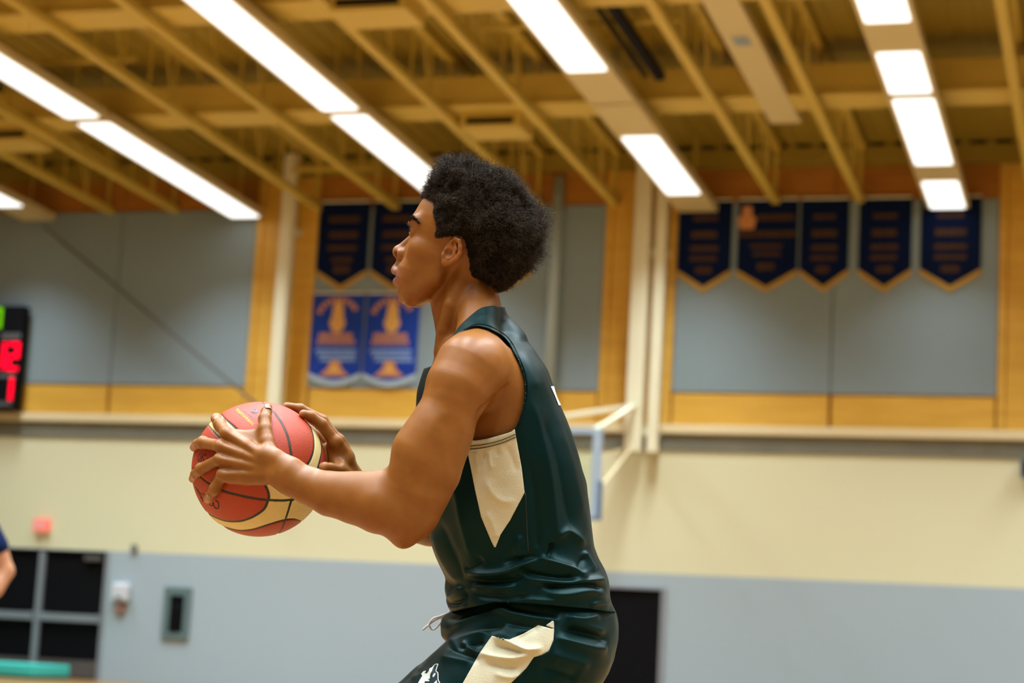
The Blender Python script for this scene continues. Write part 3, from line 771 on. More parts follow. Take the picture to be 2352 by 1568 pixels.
m_black_print = mat('black_print', (.012, .010, .009), .6, .3, noise=(80, .3, (.018, .015, .013)))
m_yellow_print = mat('yellow_print', (.80, .45, .03), .5, .3, noise=(400, .8, (.85, .6, .12)))
m_blue_print = mat('slate_print', (.10, .11, .16), .5, .3, noise=(300, .8, (.3, .3, .34)))
m_shoe = mat('white_shoe_leather', (.6, .6, .6), .5, .4, noise=(20, .3, (.55, .55, .55)))
m_sole = mat('black_rubber', (.02, .02, .02), .6, .3, noise=(20, .3, (.03, .03, .03)))

# ================================================================== the player
BALL = P(596, 1077, 0.0); BR = .1205
def zb(px, py, off):
    """depth of a point lying `off` above the ball's near face"""
    z = -.06
    for _ in range(6):
        q = P(px, py, z); r2 = (q[0]-BALL[0])**2+(q[1]-BALL[1])**2
        z = -math.sqrt(max((BR+off)**2-r2, 1e-6))
    return z
TS = .20                          # the torso is turned a little away from the photographer
X0 = P(1150, 900)[0]
def loft(rows, n=2.4, slope=TS, zoff=0.0, x0=None, grow=0.0):
    """torso-like solid from rows (py, front px, back px, half depth)"""
    rows = sorted(rows, reverse=True)
    Y = np.array([P(0, r[0])[1] for r in rows]); XF = np.array([P(r[1], r[0])[0] for r in rows])-grow
    XB = np.array([P(r[2], r[0])[0] for r in rows])+grow; HB = np.array([r[3] for r in rows])+grow
    xx = X0 if x0 is None else x0
    ys = np.linspace(Y[0], Y[-1], 160); ker = np.exp(-np.linspace(-2, 2, 9)**2); ker /= ker.sum()
    def sm(a):
        a = np.interp(ys, Y, a); return np.convolve(np.pad(a, 4, mode='edge'), ker, 'valid')
    xf_, xb_, hb_ = sm(XF), sm(XB), sm(HB)
    def fn(q):
        y = q[:, 1]; f_ = np.interp(y, ys, xf_); b_ = np.interp(y, ys, xb_); hb = np.interp(y, ys, hb_)
        a = (b_-f_)/2; u = (q[:, 0]-(f_+b_)/2)/a; v = (q[:, 2]-zoff+slope*(q[:, 0]-xx))/hb
        au = np.abs(u)+1e-6; av = np.abs(v)+1e-6
        r = (au**n+av**n)**(1/n)
        g = np.sqrt((au**(n-1)/a)**2+(av**(n-1)/hb)**2)/r**(n-1)
        d = (r-1)/np.maximum(g, 1/np.maximum(a, hb))
        e = np.maximum(y-ys[-1], ys[0]-y)
        return -smin(-d, -e, .02)
    m = HB.max()+abs(slope)*(XB.max()-XF.min())
    return fn, np.array([XF.min(), Y.min(), zoff-m]), np.array([XB.max(), Y.max(), zoff+m])

# --- trunk, neck
trunk = Shape()
rows = [(785, 1022, 1178, .095), (800, 1006, 1202, .118), (840, 990, 1232, .146), (880, 976, 1250, .156), (920, 970, 1262, .158), (960, 968, 1277, .156), (1000, 970, 1292, .152),
        (1050, 973, 1307, .150), (1100, 979, 1318, .148), (1150, 987, 1325, .145), (1200, 1000, 1332, .142), (1250, 1014, 1342, .142), (1300, 1034, 1360, .138),
        (1350, 1066, 1370, .140), (1400, 1070, 1380, .146), (1450, 1075, 1385, .150), (1500, 1085, 1378, .150), (1545, 1115, 1352, .142)]
trunk.add(*loft(rows), k=.02)
trunk.chain([(P(1078, 640, .005), R_(60)), (P(1076, 700, .005), R_(59)), (P(1094, 800, 0), R_(70))], .02)
trunk.chain([(P(1046, 690, .012), R_(58)), (P(1072, 800, .01), R_(62))], .02)
trunk.chain([(P(1100, 714, .0), R_(32)), (P(1136, 798, 0), R_(66)), (P(1160, 880, -.01), R_(86))], .03)
for sg in (-1, 1):
    sx = 0 if sg < 0 else 30
    trunk.chain([(P(1098+sx*.3, 700, sg*.035), R_(42)), (P(1092+sx*.7, 770, sg*.095), R_(44)), (P(1092+sx, 818, sg*.15), R_(52))], .025)
    bx = 0 if sg < 0 else -12
    trunk.chain([(P(1120+bx, 850, sg*.135), R_(66)), (P(1165+bx, 900, sg*.10), R_(74)), (P(1160+bx, 985, sg*.095), R_(68))], .03)     # shoulder blade and flank
    trunk.chain([(P(1030+sx*.5, 800, sg*.03), R_(16)), (P(1062+sx, 795, sg*.15), R_(17))], .02)             # collar bone
    trunk.chain([(P(1066, 625, sg*.036), R_(12)), (P(1035, 700, sg*.046+.004), R_(15)), (P(1018, 755, sg*.038+.008), R_(14)), (P(1012, 805, sg*.022+.012), R_(13))], .014)   # neck muscle
# --- head
HA = math.radians(9.0); HX = P(1085, 560)[0]
def H(px, py, l=0.0):
    q = P(px, py, 0); z = math.tan(HA)*(HX-q[0])
    return np.array([q[0]-l*math.sin(HA), q[1], z+.006-l*math.cos(HA)])
TILT = math.radians(20)
F3 = np.array([-math.cos(TILT)*math.cos(HA), math.sin(TILT), math.cos(TILT)*math.sin(HA)])
L3 = np.array([-math.sin(HA), 0, -math.cos(HA)])
U3 = np.cross(F3, L3); U3 = U3 if U3[1] > 0 else -U3
F3 = F3/np.linalg.norm(F3); U3 /= np.linalg.norm(U3)
HR = np.stack([F3, U3, L3])
head = Shape()
head.ell(H(1078, 518), (.0945, .086, .0745), HR, .02)
head.ell(H(1108, 590), (.070, .060, .058), HR, .02)
EAR0 = H(1030, 583)
fp = [(97, 93, -62, .060), (70, 102, -60, .066), (48, 106.5, -55, .0665), (34, 106, -50, .066), (16, 96, -45, .0645), (-9, 92, -40, .066), (-41, 94, -32, .063), (-62, 100, -22, .0585),
      (-86, 98.5, -14, .053), (-109, 85, -2, .0465), (-124, 75, 12, .0375), (-132, 62, 22, .027), (-136, 48, 28, .018)]
_fu = np.array([a[0] for a in fp][::-1])/S0; _fv = np.array([a[1] for a in fp][::-1])/S0; _fb = np.array([a[2] for a in fp][::-1])/S0; _fw = np.array([a[3] for a in fp][::-1])
def face_fn(q):
    p = (q-EAR0)@HR.T; u = p[:, 1]; f_ = np.interp(u, _fu, _fv); b_ = np.interp(u, _fu, _fb); w_ = np.interp(u, _fu, _fw)
    c = b_+.34*(f_-b_); a = np.where(p[:, 0] > c, f_-c, c-b_)
    x = np.abs((p[:, 0]-c)/a)+1e-6; y = np.abs(p[:, 2]/w_)+1e-6; n = 2.25
    r = (x**n+y**n)**(1/n); g = np.sqrt((x**(n-1)/a)**2+(y**(n-1)/w_)**2)/r**(n-1)
    d = (r-1)/np.maximum(g, 1/np.maximum(a, w_))
    e = np.maximum(u-_fu[-1], _fu[0]-u)
    return -smin(-d, -e, .012)
head.add(face_fn, EAR0-.14, EAR0+.14, .016)
for l in (.03, -.03):
    head.cap(H(951, 511, l*.45), H(966, 507, l*1.55), R_(6), R_(6), .020)
    head.ell(H(977, 574, l*1.5), (.018, .015, .0145), HR, .024)
    head.ell(H(945, 532, l), (.010, .0085, .012), HR, .010, 's')
    head.cap(H(953, 562, l*.42), H(930, 582, l*.36), R_(10), R_(8), .010)          # side wall of the nose
    head.ell(H(924, 581, l*.43), (.0088, .0082, .0066), HR, .005)                # wing of the nose
head.cap(H(948, 541), H(917, 571), R_(7.5), R_(10.5), .009)
head.ball(H(911.5, 575.5), R_(12.2), .006)
head.cap(H(909, 583), H(918, 592), R_(6), R_(5), .005)
head.cap(H(921, 598), H(908, 612), R_(9), R_(8), .009)                             # philtrum
g = Shape()
for s_ in (1, -1):
    g.cap(H(905.5, 620, .003*s_), H(914, 624, .015*s_), R_(9.0), R_(7), .004); g.cap(H(914, 624, .015*s_), H(923, 631, .022*s_), R_(7), R_(4), .004)
head.group(g, .005)
g = Shape()
for s_ in (1, -1):
    g.cap(H(911, 645.5, .003*s_), H(918, 642, .014*s_), R_(10.3), R_(8), .004); g.cap(H(918, 642, .014*s_), H(923, 633, .022*s_), R_(8), R_(4), .004)
head.group(g, .005)
for s_ in (1, -1):
    head.cap(H(908, 586, .0085*s_), H(919, 573, .0062*s_), .0036, .0030, .001, 's')
    head.cap(H(898, 632.5, .0), H(912, 632.5, .016*s_), R_(3.0), R_(2.4), .002, 's'); head.cap(H(912, 632.5, .016*s_), H(924, 632, .024*s_), R_(2.6), R_(1.8), .002, 's')
    head.ell(H(909, 585, .0100*s_), (.0042, .0070, .0062), HR, .0015, 's')       # nostril
head.ell(H(931, 680), (.014, .014, .020), HR, .014)                                # chin
for s_ in (1, -1):
    head.cap(H(1012, 642, .052*s_), H(950, 688, .026*s_), R_(14), R_(14), .020)     # jaw line
    # lids around the eye: upper, lower and the corner
    ec = H(963, 533.5, .0315*s_)
    def lid(q, c, n, off, rad):
        d = q-c; a = np.sqrt((d*d).sum(1))-rad; return -smin(-a, -(off-(d@n)), .0012)
    for n_, off_, rad_ in ((.90*U3+.42*F3, .0090, .0139), (-.86*U3+.52*F3, .0096, .0136), (.90*L3*s_-.44*F3, .0042, .0136), (-.90*L3*s_-.30*F3, .0050, .0136)):
        n_ = n_/np.linalg.norm(n_)
        head.add(lambda q, c=ec, n=n_, o=off_, r=rad_: lid(q, c, n, o, r), ec-.014, ec+.014, .0025)
    # ear
    e_ = lambda px, py, l: H(px+(15 if s_ > 0 else -15), py, l*s_)
    er = Shape()
    er.ell(e_(1043, 582, .072), (.017, .024, .0055), HR, .004)
    er.chain([(e_(1036, 572, .072), R_(3.5)), (e_(1040, 560, .076), R_(4.2)), (e_(1050, 553, .080), R_(4.4)), (e_(1059, 558, .083), R_(4.6)), (e_(1062, 572, .084), R_(4.6)),
              (e_(1060, 586, .082), R_(4.6)), (e_(1051, 597, .079), R_(4.5)), (e_(1039, 605, .076), R_(5))], .003)
    er.ell(e_(1026, 606, .073), (.0085, .0075, .005), HR, .005)
    er.chain([(e_(1050, 563, .078), R_(3.2)), (e_(1050, 576, .0795), R_(3.8)), (e_(1045, 588, .079), R_(3.8)), (e_(1034, 596, .0765), R_(3.8))], .0025)
    er.chain([(e_(1020, 597, .071), R_(4.5)), (e_(1021, 588, .0735), R_(4.4)), (e_(1027, 577, .0735), R_(3.8))], .004)
    er.ell(e_(1033, 584, .082), (.0088, .0085, .0115), HR, .0015, 's')
    er.ell(e_(1044, 563, .083), (.0034, .0062, .0075), HR, .0015, 's')
    head.group(er, .004)
# --- near (left) arm and hand
arm = Shape()
arm.chain([(P(1080, 846, -.180), R_(83, -.18)), (P(1055, 888, -.197), R_(77, -.2)), (P(1025, 957, -.212), R_(66, -.2)), (P(1000, 1010, -.220), R_(67, -.2)), (P(976, 1062, -.224), R_(69, -.2)),
           (P(955, 1125, -.226), R_(62, -.2)), (P(937, 1188, -.222), R_(53, -.2))], .02)
arm.chain([(P(990, 985, -.222), R_(48, -.2)), (P(958, 1030, -.226), R_(52, -.2)), (P(945, 1075, -.228), R_(44, -.2))], .025)    # biceps
arm.chain([(P(1035, 1000, -.215), R_(45, -.2)), (P(1008, 1090, -.226), R_(46, -.2)), (P(970, 1175, -.224), R_(40, -.2))], .025)  # triceps
arm.cap(P(978, 905, -.283), P(1046, 948, -.285), .018, .018, .022, 's'); arm.cap(P(1030, 985, -.284), P(985, 1115, -.293), .018, .018, .022, 's')
arm.cap(P(938, 1205, -.222), P(926, 1236, -.220), R_(36, -.2), R_(23, -.2), .02)                                                  # elbow point
arm.chain([(P(930, 1180, -.220), R_(58, -.2)), (P(872, 1158, -.210), R_(67, -.2)), (P(815, 1146, -.195), R_(57, -.2)), (P(759, 1136, -.183), R_(49, -.18)), (P(707, 1114, -.172), R_(43, -.17)),
           (P(668, 1096, -.165), R_(38, -.16))], .02)
arm.chain([(P(890, 1112, -.215), R_(30, -.2)), (P(835, 1118, -.205), R_(30, -.2)), (P(760, 1112, -.19), R_(22, -.2))], .02)      # top of the forearm
arm.chain([(P(668, 1078, -.166), R_(28, -.16)), (P(632, 1054, -.155), R_(23.5, -.15)), (P(610, 1045, -.150), R_(21, -.15))], .014)
arm.chain([(P(668, 1108, -.164), R_(27, -.16)), (P(628, 1087, -.155), R_(24, -.15)), (P(604, 1087, -.148), R_(21, -.15))], .014)
arm.ball(P(633, 1098, -.166), R_(12), .012)                                                                                      # wrist bone
hand = Shape()
def bz(px, py, r, lift=.001): return P(px, py, zb(px, py, R_(r)+lift))
mcs = {'index': ((609, 1049), (519.5, 994.5)), 'middle': ((605, 1061), (505.5, 1024)), 'ring': ((602, 1075), (504.5, 1055)), 'little': ((602, 1090), (511.5, 1089))}
for nme, ((ax_, ay_), (bx_, by_)) in mcs.items():
    m1 = ((ax_+bx_)/2, (ay_+by_)/2)
    hand.chain([(P(ax_, ay_, -.149), R_(16)), (P(m1[0], m1[1], zb(m1[0], m1[1], R_(15)+.010)), R_(14.5)), (P(bx_, by_, zb(bx_, by_, R_(14)+.009)), R_(13.8))], .006)
    hand.ball(P(bx_, by_, zb(bx_, by_, R_(14)+.0125)), R_(12), .006)                                                             # knuckle
    hand.chain([(P(ax_-4, ay_, -.158), R_(4)), (P(m1[0], m1[1]-1, zb(m1[0], m1[1], R_(15)+.010)-R_(12.5)), R_(4)), (P(bx_+4, by_, zb(bx_, by_, R_(14)+.0125)-R_(9)), R_(4))], .006)  # tendon
    hand.chain([(P(ax_-14, ay_, -.138), R_(14)), (P(m1[0], m1[1], zb(m1[0], m1[1], R_(11))), R_(11)), (P(bx_+12, by_, zb(bx_+12, by_, R_(10))), R_(10))], .010)                     # palm side
hand.chain([(P(605, 1096, -.142), R_(17)), (P(570, 1097, zb(570, 1097, R_(15)+.003)), R_(16)), (P(530, 1096, zb(530, 1096, R_(14)+.003)), R_(14))], .010)
def finger(pts, k=.005):
    hand.chain([(P(a, b, z), R_(r)) for a, b, z, r in pts], k)
fing = {
 'index': [(519.5, 994.5, zb(519, 995, R_(14)+.007), 13.5), (505, 974, -.064, 13.2), (497, 961, -.036, 11.8), (494.5, 958.5, -.012, 10)],
 'middle': [(505.5, 1024, zb(505, 1024, R_(14)+.007), 13.5), (466, 1016, -.076, 13.2), (453.5, 1020, -.052, 11.3), (445.5, 1027, -.034, 9.6)],
 'ring': [(504.5, 1055, zb(504, 1055, R_(14)+.007), 13.2), (462, 1077, -.086, 12.8), (449.5, 1089, -.062, 11.6), (443.5, 1099, -.046, 10)],
 'little': [(511.5, 1089, zb(511, 1089, R_(13)+.006), 12.6), (494, 1122, zb(494, 1122, R_(12)+.004), 12), (482, 1139.5, zb(482, 1139, R_(11)+.002), 11), (477, 1146.5, zb(477, 1147, R_(10)), 9.8)]}
for nme, p_ in fing.items():
    finger(p_)
    a, b, z, r = p_[1]; hand.ball(P(a, b, z-.0025), R_(r), .006)
hand.chain([(P(620, 1044, -.148), R_(17)), (P(613, 1014, zb(613, 1014, R_(16)+.012)), R_(15.5)), (P(609, 985, zb(609, 985, R_(15)+.007)), R_(14.5)), (P(608, 962, zb(608, 962, R_(13)+.004)), R_(14)),
            (P(612, 945, zb(612, 945, R_(12)+.001)), R_(11.8)), (P(615.5, 935.5, zb(615, 936, R_(10))), R_(9.8))], .006)              # thumb
# web between thumb and index finger
for t in np.linspace(0, 1, 6):
    a = P(606-4*t, 990+34*t, 0); ax2, ay2 = 606-2*t, 988+38*t; bx2, by2 = 545+14*t, 996+22*t
    hand.chain([(P(ax2, ay2, zb(ax2, ay2, R_(7)+.006+.004*t)), R_(7)), (P((ax2+bx2)/2, (ay2+by2)/2+1.5, zb((ax2+bx2)/2, (ay2+by2)/2, R_(5)+.004)), R_(5.5)), (P(bx2, by2, zb(bx2, by2, R_(8)+.005)), R_(8))], .010)
arm.group(hand, .010)
# --- far (right) arm and hand
farm = Shape()
farm.chain([(P(1135, 835, .185), R_(82, .18)), (P(1100, 960, .21), R_(66, .2)), (P(1050, 1085, .222), R_(66, .2)), (P(1000, 1195, .215), R_(50, .2))], .02)
farm.chain([(P(985, 1205, .212), R_(47, .2)), (P(925, 1186, .165), R_(54, .16)), (P(868, 1152, .115), R_(44, .1)), (P(822, 1118, .07), R_(33, .07)), (P(803, 1098, .052), R_(30, .05))], .02)
fh = Shape()
fh.chain([(P(800, 1090, .045), R_(27)), (P(786, 1052, .030), R_(27)), (P(772, 1020, .012), R_(19))], .008)
fh.chain([(P(802, 1092, .060), R_(26)), (P(790, 1052, .062), R_(25)), (P(776, 1012, .055), R_(18))], .010)
fh.chain([(P(803, 1092, .070), R_(22)), (P(786, 1054, .088), R_(20)), (P(768, 1020, .092), R_(15))], .010)
fh.ball(P(771, 1013, .006), R_(15), .006)
fh.chain([(P(770.5, 1016, .010), R_(15)), (P(739, 974, .002), R_(13.3)), (P(714, 955.5, -.004), R_(11.6)), (P(697, 950.5, -.010), R_(10.2))], .004)     # index
fh.chain([(P(776, 1012, .052), R_(14)), (P(740, 965, .050), R_(13)), (P(690, 938, .040), R_(11)), (P(659, 933, .034), R_(9.5))], .004)                  # middle
fh.chain([(P(772, 1016, .088), R_(13)), (P(735, 975, .096), R_(12.5)), (P(690, 945, .092), R_(10.5)), (P(662, 940, .088), R_(9.5))], .004)              # ring
fh.chain([(P(766, 1026, .110), R_(12)), (P(735, 1000, .124), R_(11)), (P(705, 980, .126), R_(10)), (P(688, 970, .126), R_(9))], .004)                    # little
fh.chain([(P(800, 1092, .03), R_(19)), (P(779, 1080, -.012), R_(14)), (P(759, 1073.5, -.040), R_(10.5)), (P(746, 1072.5, -.050), R_(11)), (P(743, 1072.5, -.050), R_(10.5))], .006)  # thumb
fh.chain([(P(786, 1060, .02), R_(16)), (P(778, 1070, -.005), R_(11))], .012)
fh.cap(P(762, 1024, .022), P(770, 1064, .012), R_(13), R_(15), .010); fh.cap(P(752, 1030, .06), P(762, 1070, .05), R_(15), R_(17), .010)
farm.group(fh, .010)
# --- legs (below the frame)
legs = Shape(); LEG = {}
for sg, dx in ((-1, 0), (1, -12)):
    hip = P(1235+dx, 1490, sg*.095); knee = hip+np.array([-.315, -.285, sg*.045])
    kw = L2W(knee[None])[0]; aw = kw+CR*np.array([1, 1, 0])*.16; aw[2] = .095
    an = W2L(aw[None])[0]; LEG[sg] = (hip, knee, an, kw, aw)
    legs.chain([(hip, .095), (hip+.5*(knee-hip), .080), (knee, .058)], .03)
    legs.chain([(knee, .056), (knee+.3*(an-knee)+np.array([.012, 0, 0]), .058), (knee+.75*(an-knee), .040), (an, .036)], .02)
    fw = aw-CR*np.array([1, 1, 0])*.17; fw[2] = .035
    legs.chain([(an, .034), (W2L(fw[None])[0], .028)], .02)
body = Shape()
body.group(trunk, .01); body.group(head, .014); body.group(arm, .022); body.group(farm, .022); body.group(legs, .03)
def surf_z(px, py):
    zz_ = np.linspace(-.34, .05, 400); d = body.ev(np.array([P(px, py, z) for z in zz_]), .1); i = np.nonzero(d < 0)[0]
    return zz_[i[0]] if len(i) else 0.
cr_ = [(1166, 888, .002), (1146, 905, .0042), (1122, 926, .0060), (1104, 946, .0065), (1096, 966, .0050)]     # crease behind the armpit
body.chain([(P(x, y, surf_z(x, y)-.0022), q) for x, y, q in cr_], .010, 's')
ROOT = L2W(P(1180, 1500, 0)[None])[0]; ROOT[2] = 0
player = empty('person', tuple(ROOT), 'player with curly dark hair in dark green sleeveless jersey and shorts, holding a basketball', 'person')
hb = np.array([P(870, 730)[0]-.01, P(0, 790)[1], -.2])
def extract(S, h, lo=None, hi=None):
    V, Q = mesh_shape(S, h, lo, hi); return smooth_mesh(V, Q, 2), Q
BV, BQ = extract(body, .0017)
print('body', len(BV), len(BQ))
def skin_tint(V):
    base = np.array([.235, .083, .0125]); c = np.tile(base, (len(V), 1))
    px, py = topx(V)
    def blend(wt, colr):
        nonlocal c; c = c*(1-wt[:, None])+np.array(colr)*wt[:, None]
    hd = (py < 720) & (px < 1160)
    up = np.exp(-((polyline_d(px, py, [(900, 618), (907, 624), (914, 630)])[0])/7)**2)*hd
    lo_ = np.exp(-((polyline_d(px, py, [(904, 645), (911, 644), (914, 636)])[0])/6.5)**2)*hd
    blend(np.clip(up*.75, 0, 1), (.25, .095, .06)); blend(np.clip(lo_*.85, 0, 1), (.27, .085, .06))
    blend(np.exp(-((polyline_d(px, py, [(908, 603), (918, 614)])[0])/9)**2)*hd*.35, (.22, .10, .05))
    blend(np.exp(-(np.hypot(px-1045, py-580)/28)**2)*hd*.45, (.46, .17, .07))
    blend(np.exp(-(np.hypot(px-911, py-578)/16)**2)*hd*.3, (.46, .19, .10))
    # palms and finger pads are lighter
    tips = [(441, 1028), (440, 1101), (472, 1150), (492, 955), (650, 928), (689, 948), (738, 1073)]
    for a, b in tips: blend(np.exp(-(np.hypot(px-a, py-b)/9)**2)*.5, (.55, .24, .12))
    return c
to_obj('body', BV, BQ, m_skin, player, col=skin_tint(BV))

# ------------------------------------------------------------------ jersey and shorts
def near_side(V, zo=0.0):
    """True for the half of the torso that faces the photographer"""
    return V[:, 2] < -TS*(V[:, 0]-X0)+zo
def shifted(poly, dx): return [(x+dx, y) for x, y in poly]
def cut(V, Q, sd_fn, h):
    """split the faces at an outline and pull the split's vertices onto it; True = outside"""
    px, py = topx(V); sd, gx, gy = sd_fn(V, px, py)
    ok = sd[Q].mean(1) >= 0
    a = np.zeros(len(V), bool); b = np.zeros(len(V), bool); a[Q[ok].ravel()] = True; b[Q[~ok].ravel()] = True
    hp = h*FPX/(D0+V[:, 2]); m = a & b & (np.abs(sd) < 2.2*hp)
    V = V.copy(); sc = (D0+V[:, 2])/FPX
    V[m, 0] -= (gx*sc)[m]; V[m, 1] += (gy*sc)[m]
    return V, ok
def folds(V, N, strokes, side=None):
    """cloth folds: ridges (+) and valleys (-) drawn along lines on the cloth"""
    px, py = topx(V); D = np.zeros(len(V))
    for pts, wd, amp, *rest in strokes:
        p = spl(pts, 5); d, t = polyline_d(px, py, p)
        tp = np.clip(np.minimum(t, 1-t)/.22, 0, 1); tp = tp*tp*(3-2*tp)
        D += amp*.00125*np.exp(.45-np.sqrt((d/wd*1.35)**2+.2))*tp
    wgt = np.clip(.35-N[:, 2], 0, 1) if side is None else side
    return V+N*(D*wgt)[:, None]
hem = [(1030, 1398), (1041, 1404), (1066, 1398), (1103, 1390), (1135, 1382), (1180, 1383), (1226, 1386), (1280, 1391), (1340, 1396), (1390, 1402), (1416, 1405)]
jrows = [(762, 1056, 1160, .08), (780, 1030, 1188, .105), (800, 1006, 1211, .128), (850, 980, 1246, .152), (900, 961, 1269, .165), (950, 957, 1292, .167), (1000, 957, 1313, .165), (1050, 960, 1329, .164),
         (1100, 964, 1342, .163), (1150, 970, 1349, .161), (1200, 978, 1356, .160), (1250, 989, 1363, .160), (1275, 999, 1372, .163), (1300, 1013, 1387, .168), (1325, 1026, 1396, .172),
         (1341, 1023, 1398, .175), (1358, 1021, 1398, .178), (1372, 1026, 1400, .178), (1385, 1022, 1406, .178), (1400, 1037, 1414, .177), (1430, 1052, 1418, .175)]
jer = Shape()
jt = Shape(); jt.add(*loft(jrows, n=2.35)); jer.group(jt, .01)
jer.group(trunk, .018, grow=.0055)
armhole = spl([(1040, 772), (1061, 761), (1087, 748), (1113, 750), (1139, 761), (1165, 780), (1187, 817), (1201, 854), (1207, 887), (1205, 920), (1198, 950), (1181, 986), (1150, 999), (1110, 1009), (1072, 1013),
               (1040, 1006), (1012, 978), (997, 930), (996, 880), (1008, 825)], 4)
neckline = spl([(1150, 703.5), (1130, 702), (1112, 705), (1098, 711), (1072, 732), (1054, 750), (1041, 770), (1026, 798), (1000, 835), (960, 850)], 4)
neckhole = np.concatenate([neckline, [(900, 850), (900, 600), (1230, 600)]])
hemline = spl(hem, 4); hempoly = np.concatenate([hemline, [(1500, 1410), (1500, 1700), (900, 1700), (900, 1396)]])
JH = .0022
JV, JQ = mesh_shape(jer, JH, lo=np.array([-9, P(0, 1440)[1], -9]), hi=np.array([9, P(0, 690)[1], 9]))
JV = smooth_mesh(JV, JQ, 3)
JN = vnormals(JV, JQ)
jfolds = [
 # long drape lines of the back and side
 ([(1215, 900), (1240, 980), (1262, 1080), (1275, 1180), (1283, 1260)], 13, 4.5), ([(1240, 940), (1275, 1040), (1300, 1150), (1318, 1240)], 12, -4), ([(1255, 900), (1295, 1010), (1325, 1120), (1340, 1200)], 12, 4),
 ([(1215, 1050), (1228, 1130), (1235, 1220), (1232, 1270)], 10, -4), ([(1195, 790), (1222, 850), (1240, 900)], 12, 2),
 ([(1040, 1090), (1052, 1160), (1068, 1230), (1085, 1290)], 12, 4), ([(1008, 1190), (1030, 1250), (1050, 1300), (1068, 1340)], 10, -5), ([(1000, 1210), (1008, 1260), (1030, 1310), (1055, 1340)], 9, 5),
 # gathers over the waist
 ([(1050, 1312), (1110, 1318), (1160, 1314), (1195, 1300), (1245, 1280)], 9, 8), ([(1060, 1330), (1120, 1337), (1180, 1330), (1200, 1312)], 9, -7), ([(1150, 1290), (1200, 1283), (1240, 1272)], 8, -5),
 ([(1235, 1280), (1280, 1295), (1320, 1312), (1350, 1330)], 10, 9), ([(1180, 1302), (1230, 1318), (1290, 1326), (1335, 1322)], 9, -9), ([(1195, 1325), (1250, 1334), (1310, 1340), (1370, 1334), (1396, 1330)], 10, 9),
 ([(1230, 1345), (1290, 1346), (1350, 1343), (1394, 1352)], 7, -9), ([(1250, 1362), (1300, 1366), (1360, 1358), (1400, 1376)], 11, 6), ([(1075, 1352), (1110, 1346), (1150, 1350), (1185, 1345)], 8, 6),
 ([(1085, 1366), (1130, 1368), (1180, 1372), (1215, 1362)], 9, -6), ([(1272, 1240), (1300, 1220), (1320, 1230), (1345, 1260)], 10, 6), ([(1256, 1282), (1266, 1262), (1268, 1244)], 8, -7),
 ([(1335, 1262), (1352, 1290), (1368, 1315)], 7, 5), ([(1340, 1275), (1330, 1300), (1340, 1320)], 6, -5), ([(1200, 1225), (1185, 1260), (1200, 1284)], 9, 4), ([(1110, 1280), (1085, 1300), (1060, 1310)], 9, -5),
 ([(1024, 1372), (1045, 1362), (1062, 1345)], 6, 6), ([(1028, 1385), (1052, 1384), (1066, 1372), (1066, 1350)], 5, -7), ([(1026, 1392), (1050, 1394), (1075, 1386)], 5, 4),
 ([(1350, 1390), (1385, 1384), (1404, 1390)], 7, 4), ([(1150, 1376), (1230, 1378), (1300, 1384)], 6, 3),
 # side panel gathers
 ([(1090, 1035), (1094, 1060), (1098, 1090)], 6, 2), ([(1106, 1030), (1110, 1060)], 6, -2), ([(1122, 1030), (1125, 1058), (1132, 1080)], 6, 1.8), ([(1140, 1022), (1143, 1050)], 6, -1.5),
 ([(1110, 1090), (1130, 1130), (1155, 1150), (1190, 1150)], 12, 3), ([(1115, 1170), (1135, 1210), (1140, 1240)], 9, 2.5), ([(1160, 1020), (1175, 1050), (1190, 1090)], 9, -2),
 # strap and collar
 ([(1070, 752), (1095, 730), (1130, 722)], 10, 1.2), ([(1145, 722), (1175, 752), (1205, 800)], 10, 1.5)]
JV = folds(JV, JN, jfolds)
JV = JV+JN*(vnoise(JV, 14, 3)*.0022+vnoise(JV, 34, 5)*.0009)[:, None]*np.clip((P(0, 740)[1]-JV[:, 1])/.05, 0, 1)[:, None]
SH = 24
def hole(poly_near):
    pf = shifted(poly_near, SH)
    def fn(V, px, py):
        a = polysd(px, py, poly_near); b = polysd(px, py, pf); m = near_side(V)
        return tuple(np.where(m, i, j) for i, j in zip(a, b))
    return fn
def same(poly): return lambda V, px, py: polysd(px, py, poly)
keep = np.ones(len(JQ), bool)
JV, ok = cut(JV, JQ, hole(armhole), JH); keep &= ok
JV, ok = cut(JV, JQ, same(hempoly), JH); keep &= ok
nk = np.concatenate([spl([(1230, 706), (1160, 704.5), (1145, 703.5), (1130, 702), (1112, 705), (1098, 711), (1072, 732), (1054, 750), (1041, 770), (1026, 798), (1000, 835), (960, 850)], 4), [(900, 850), (900, 600), (1230, 600)]])
nkf = np.concatenate([spl([(1230, 706), (1160, 704.5), (1145, 703.5), (1140, 703), (1128, 706), (1115, 712), (1095, 730), (1078, 750), (1062, 772), (1040, 800), (1000, 835), (960, 850)], 4), [(900, 850), (900, 600), (1230, 600)]])
def neckfn(V, px, py):
    a = polysd(px, py, nk); b = polysd(px, py, nkf); m = near_side(V)
    return tuple(np.where(m, i, j) for i, j in zip(a, b))
JV, ok = cut(JV, JQ, neckfn, JH); keep &= ok
panel = np.array([(1068, 1000), (1072, 1028), (1091, 1124), (1105, 1187), (1128, 1242), (1137, 1260), (1150, 1227), (1172, 1194), (1205, 1131), (1198, 1072), (1187, 1013), (1181, 976)], float)
def panelfn(V, px, py):
    a = polysd(px, py, panel); b = polysd(px, py, shifted(panel, SH)); m = near_side(V)
    return tuple(np.where(m, i, j) for i, j in zip(a, b))
JV, okout = cut(JV, JQ, panelfn, JH)
num = np.array([(1250, 884), (1271, 886), (1279, 908), (1287, 932), (1281, 932), (1274, 912), (1264, 897)], float)
inn = keep & ~okout
out = keep & okout
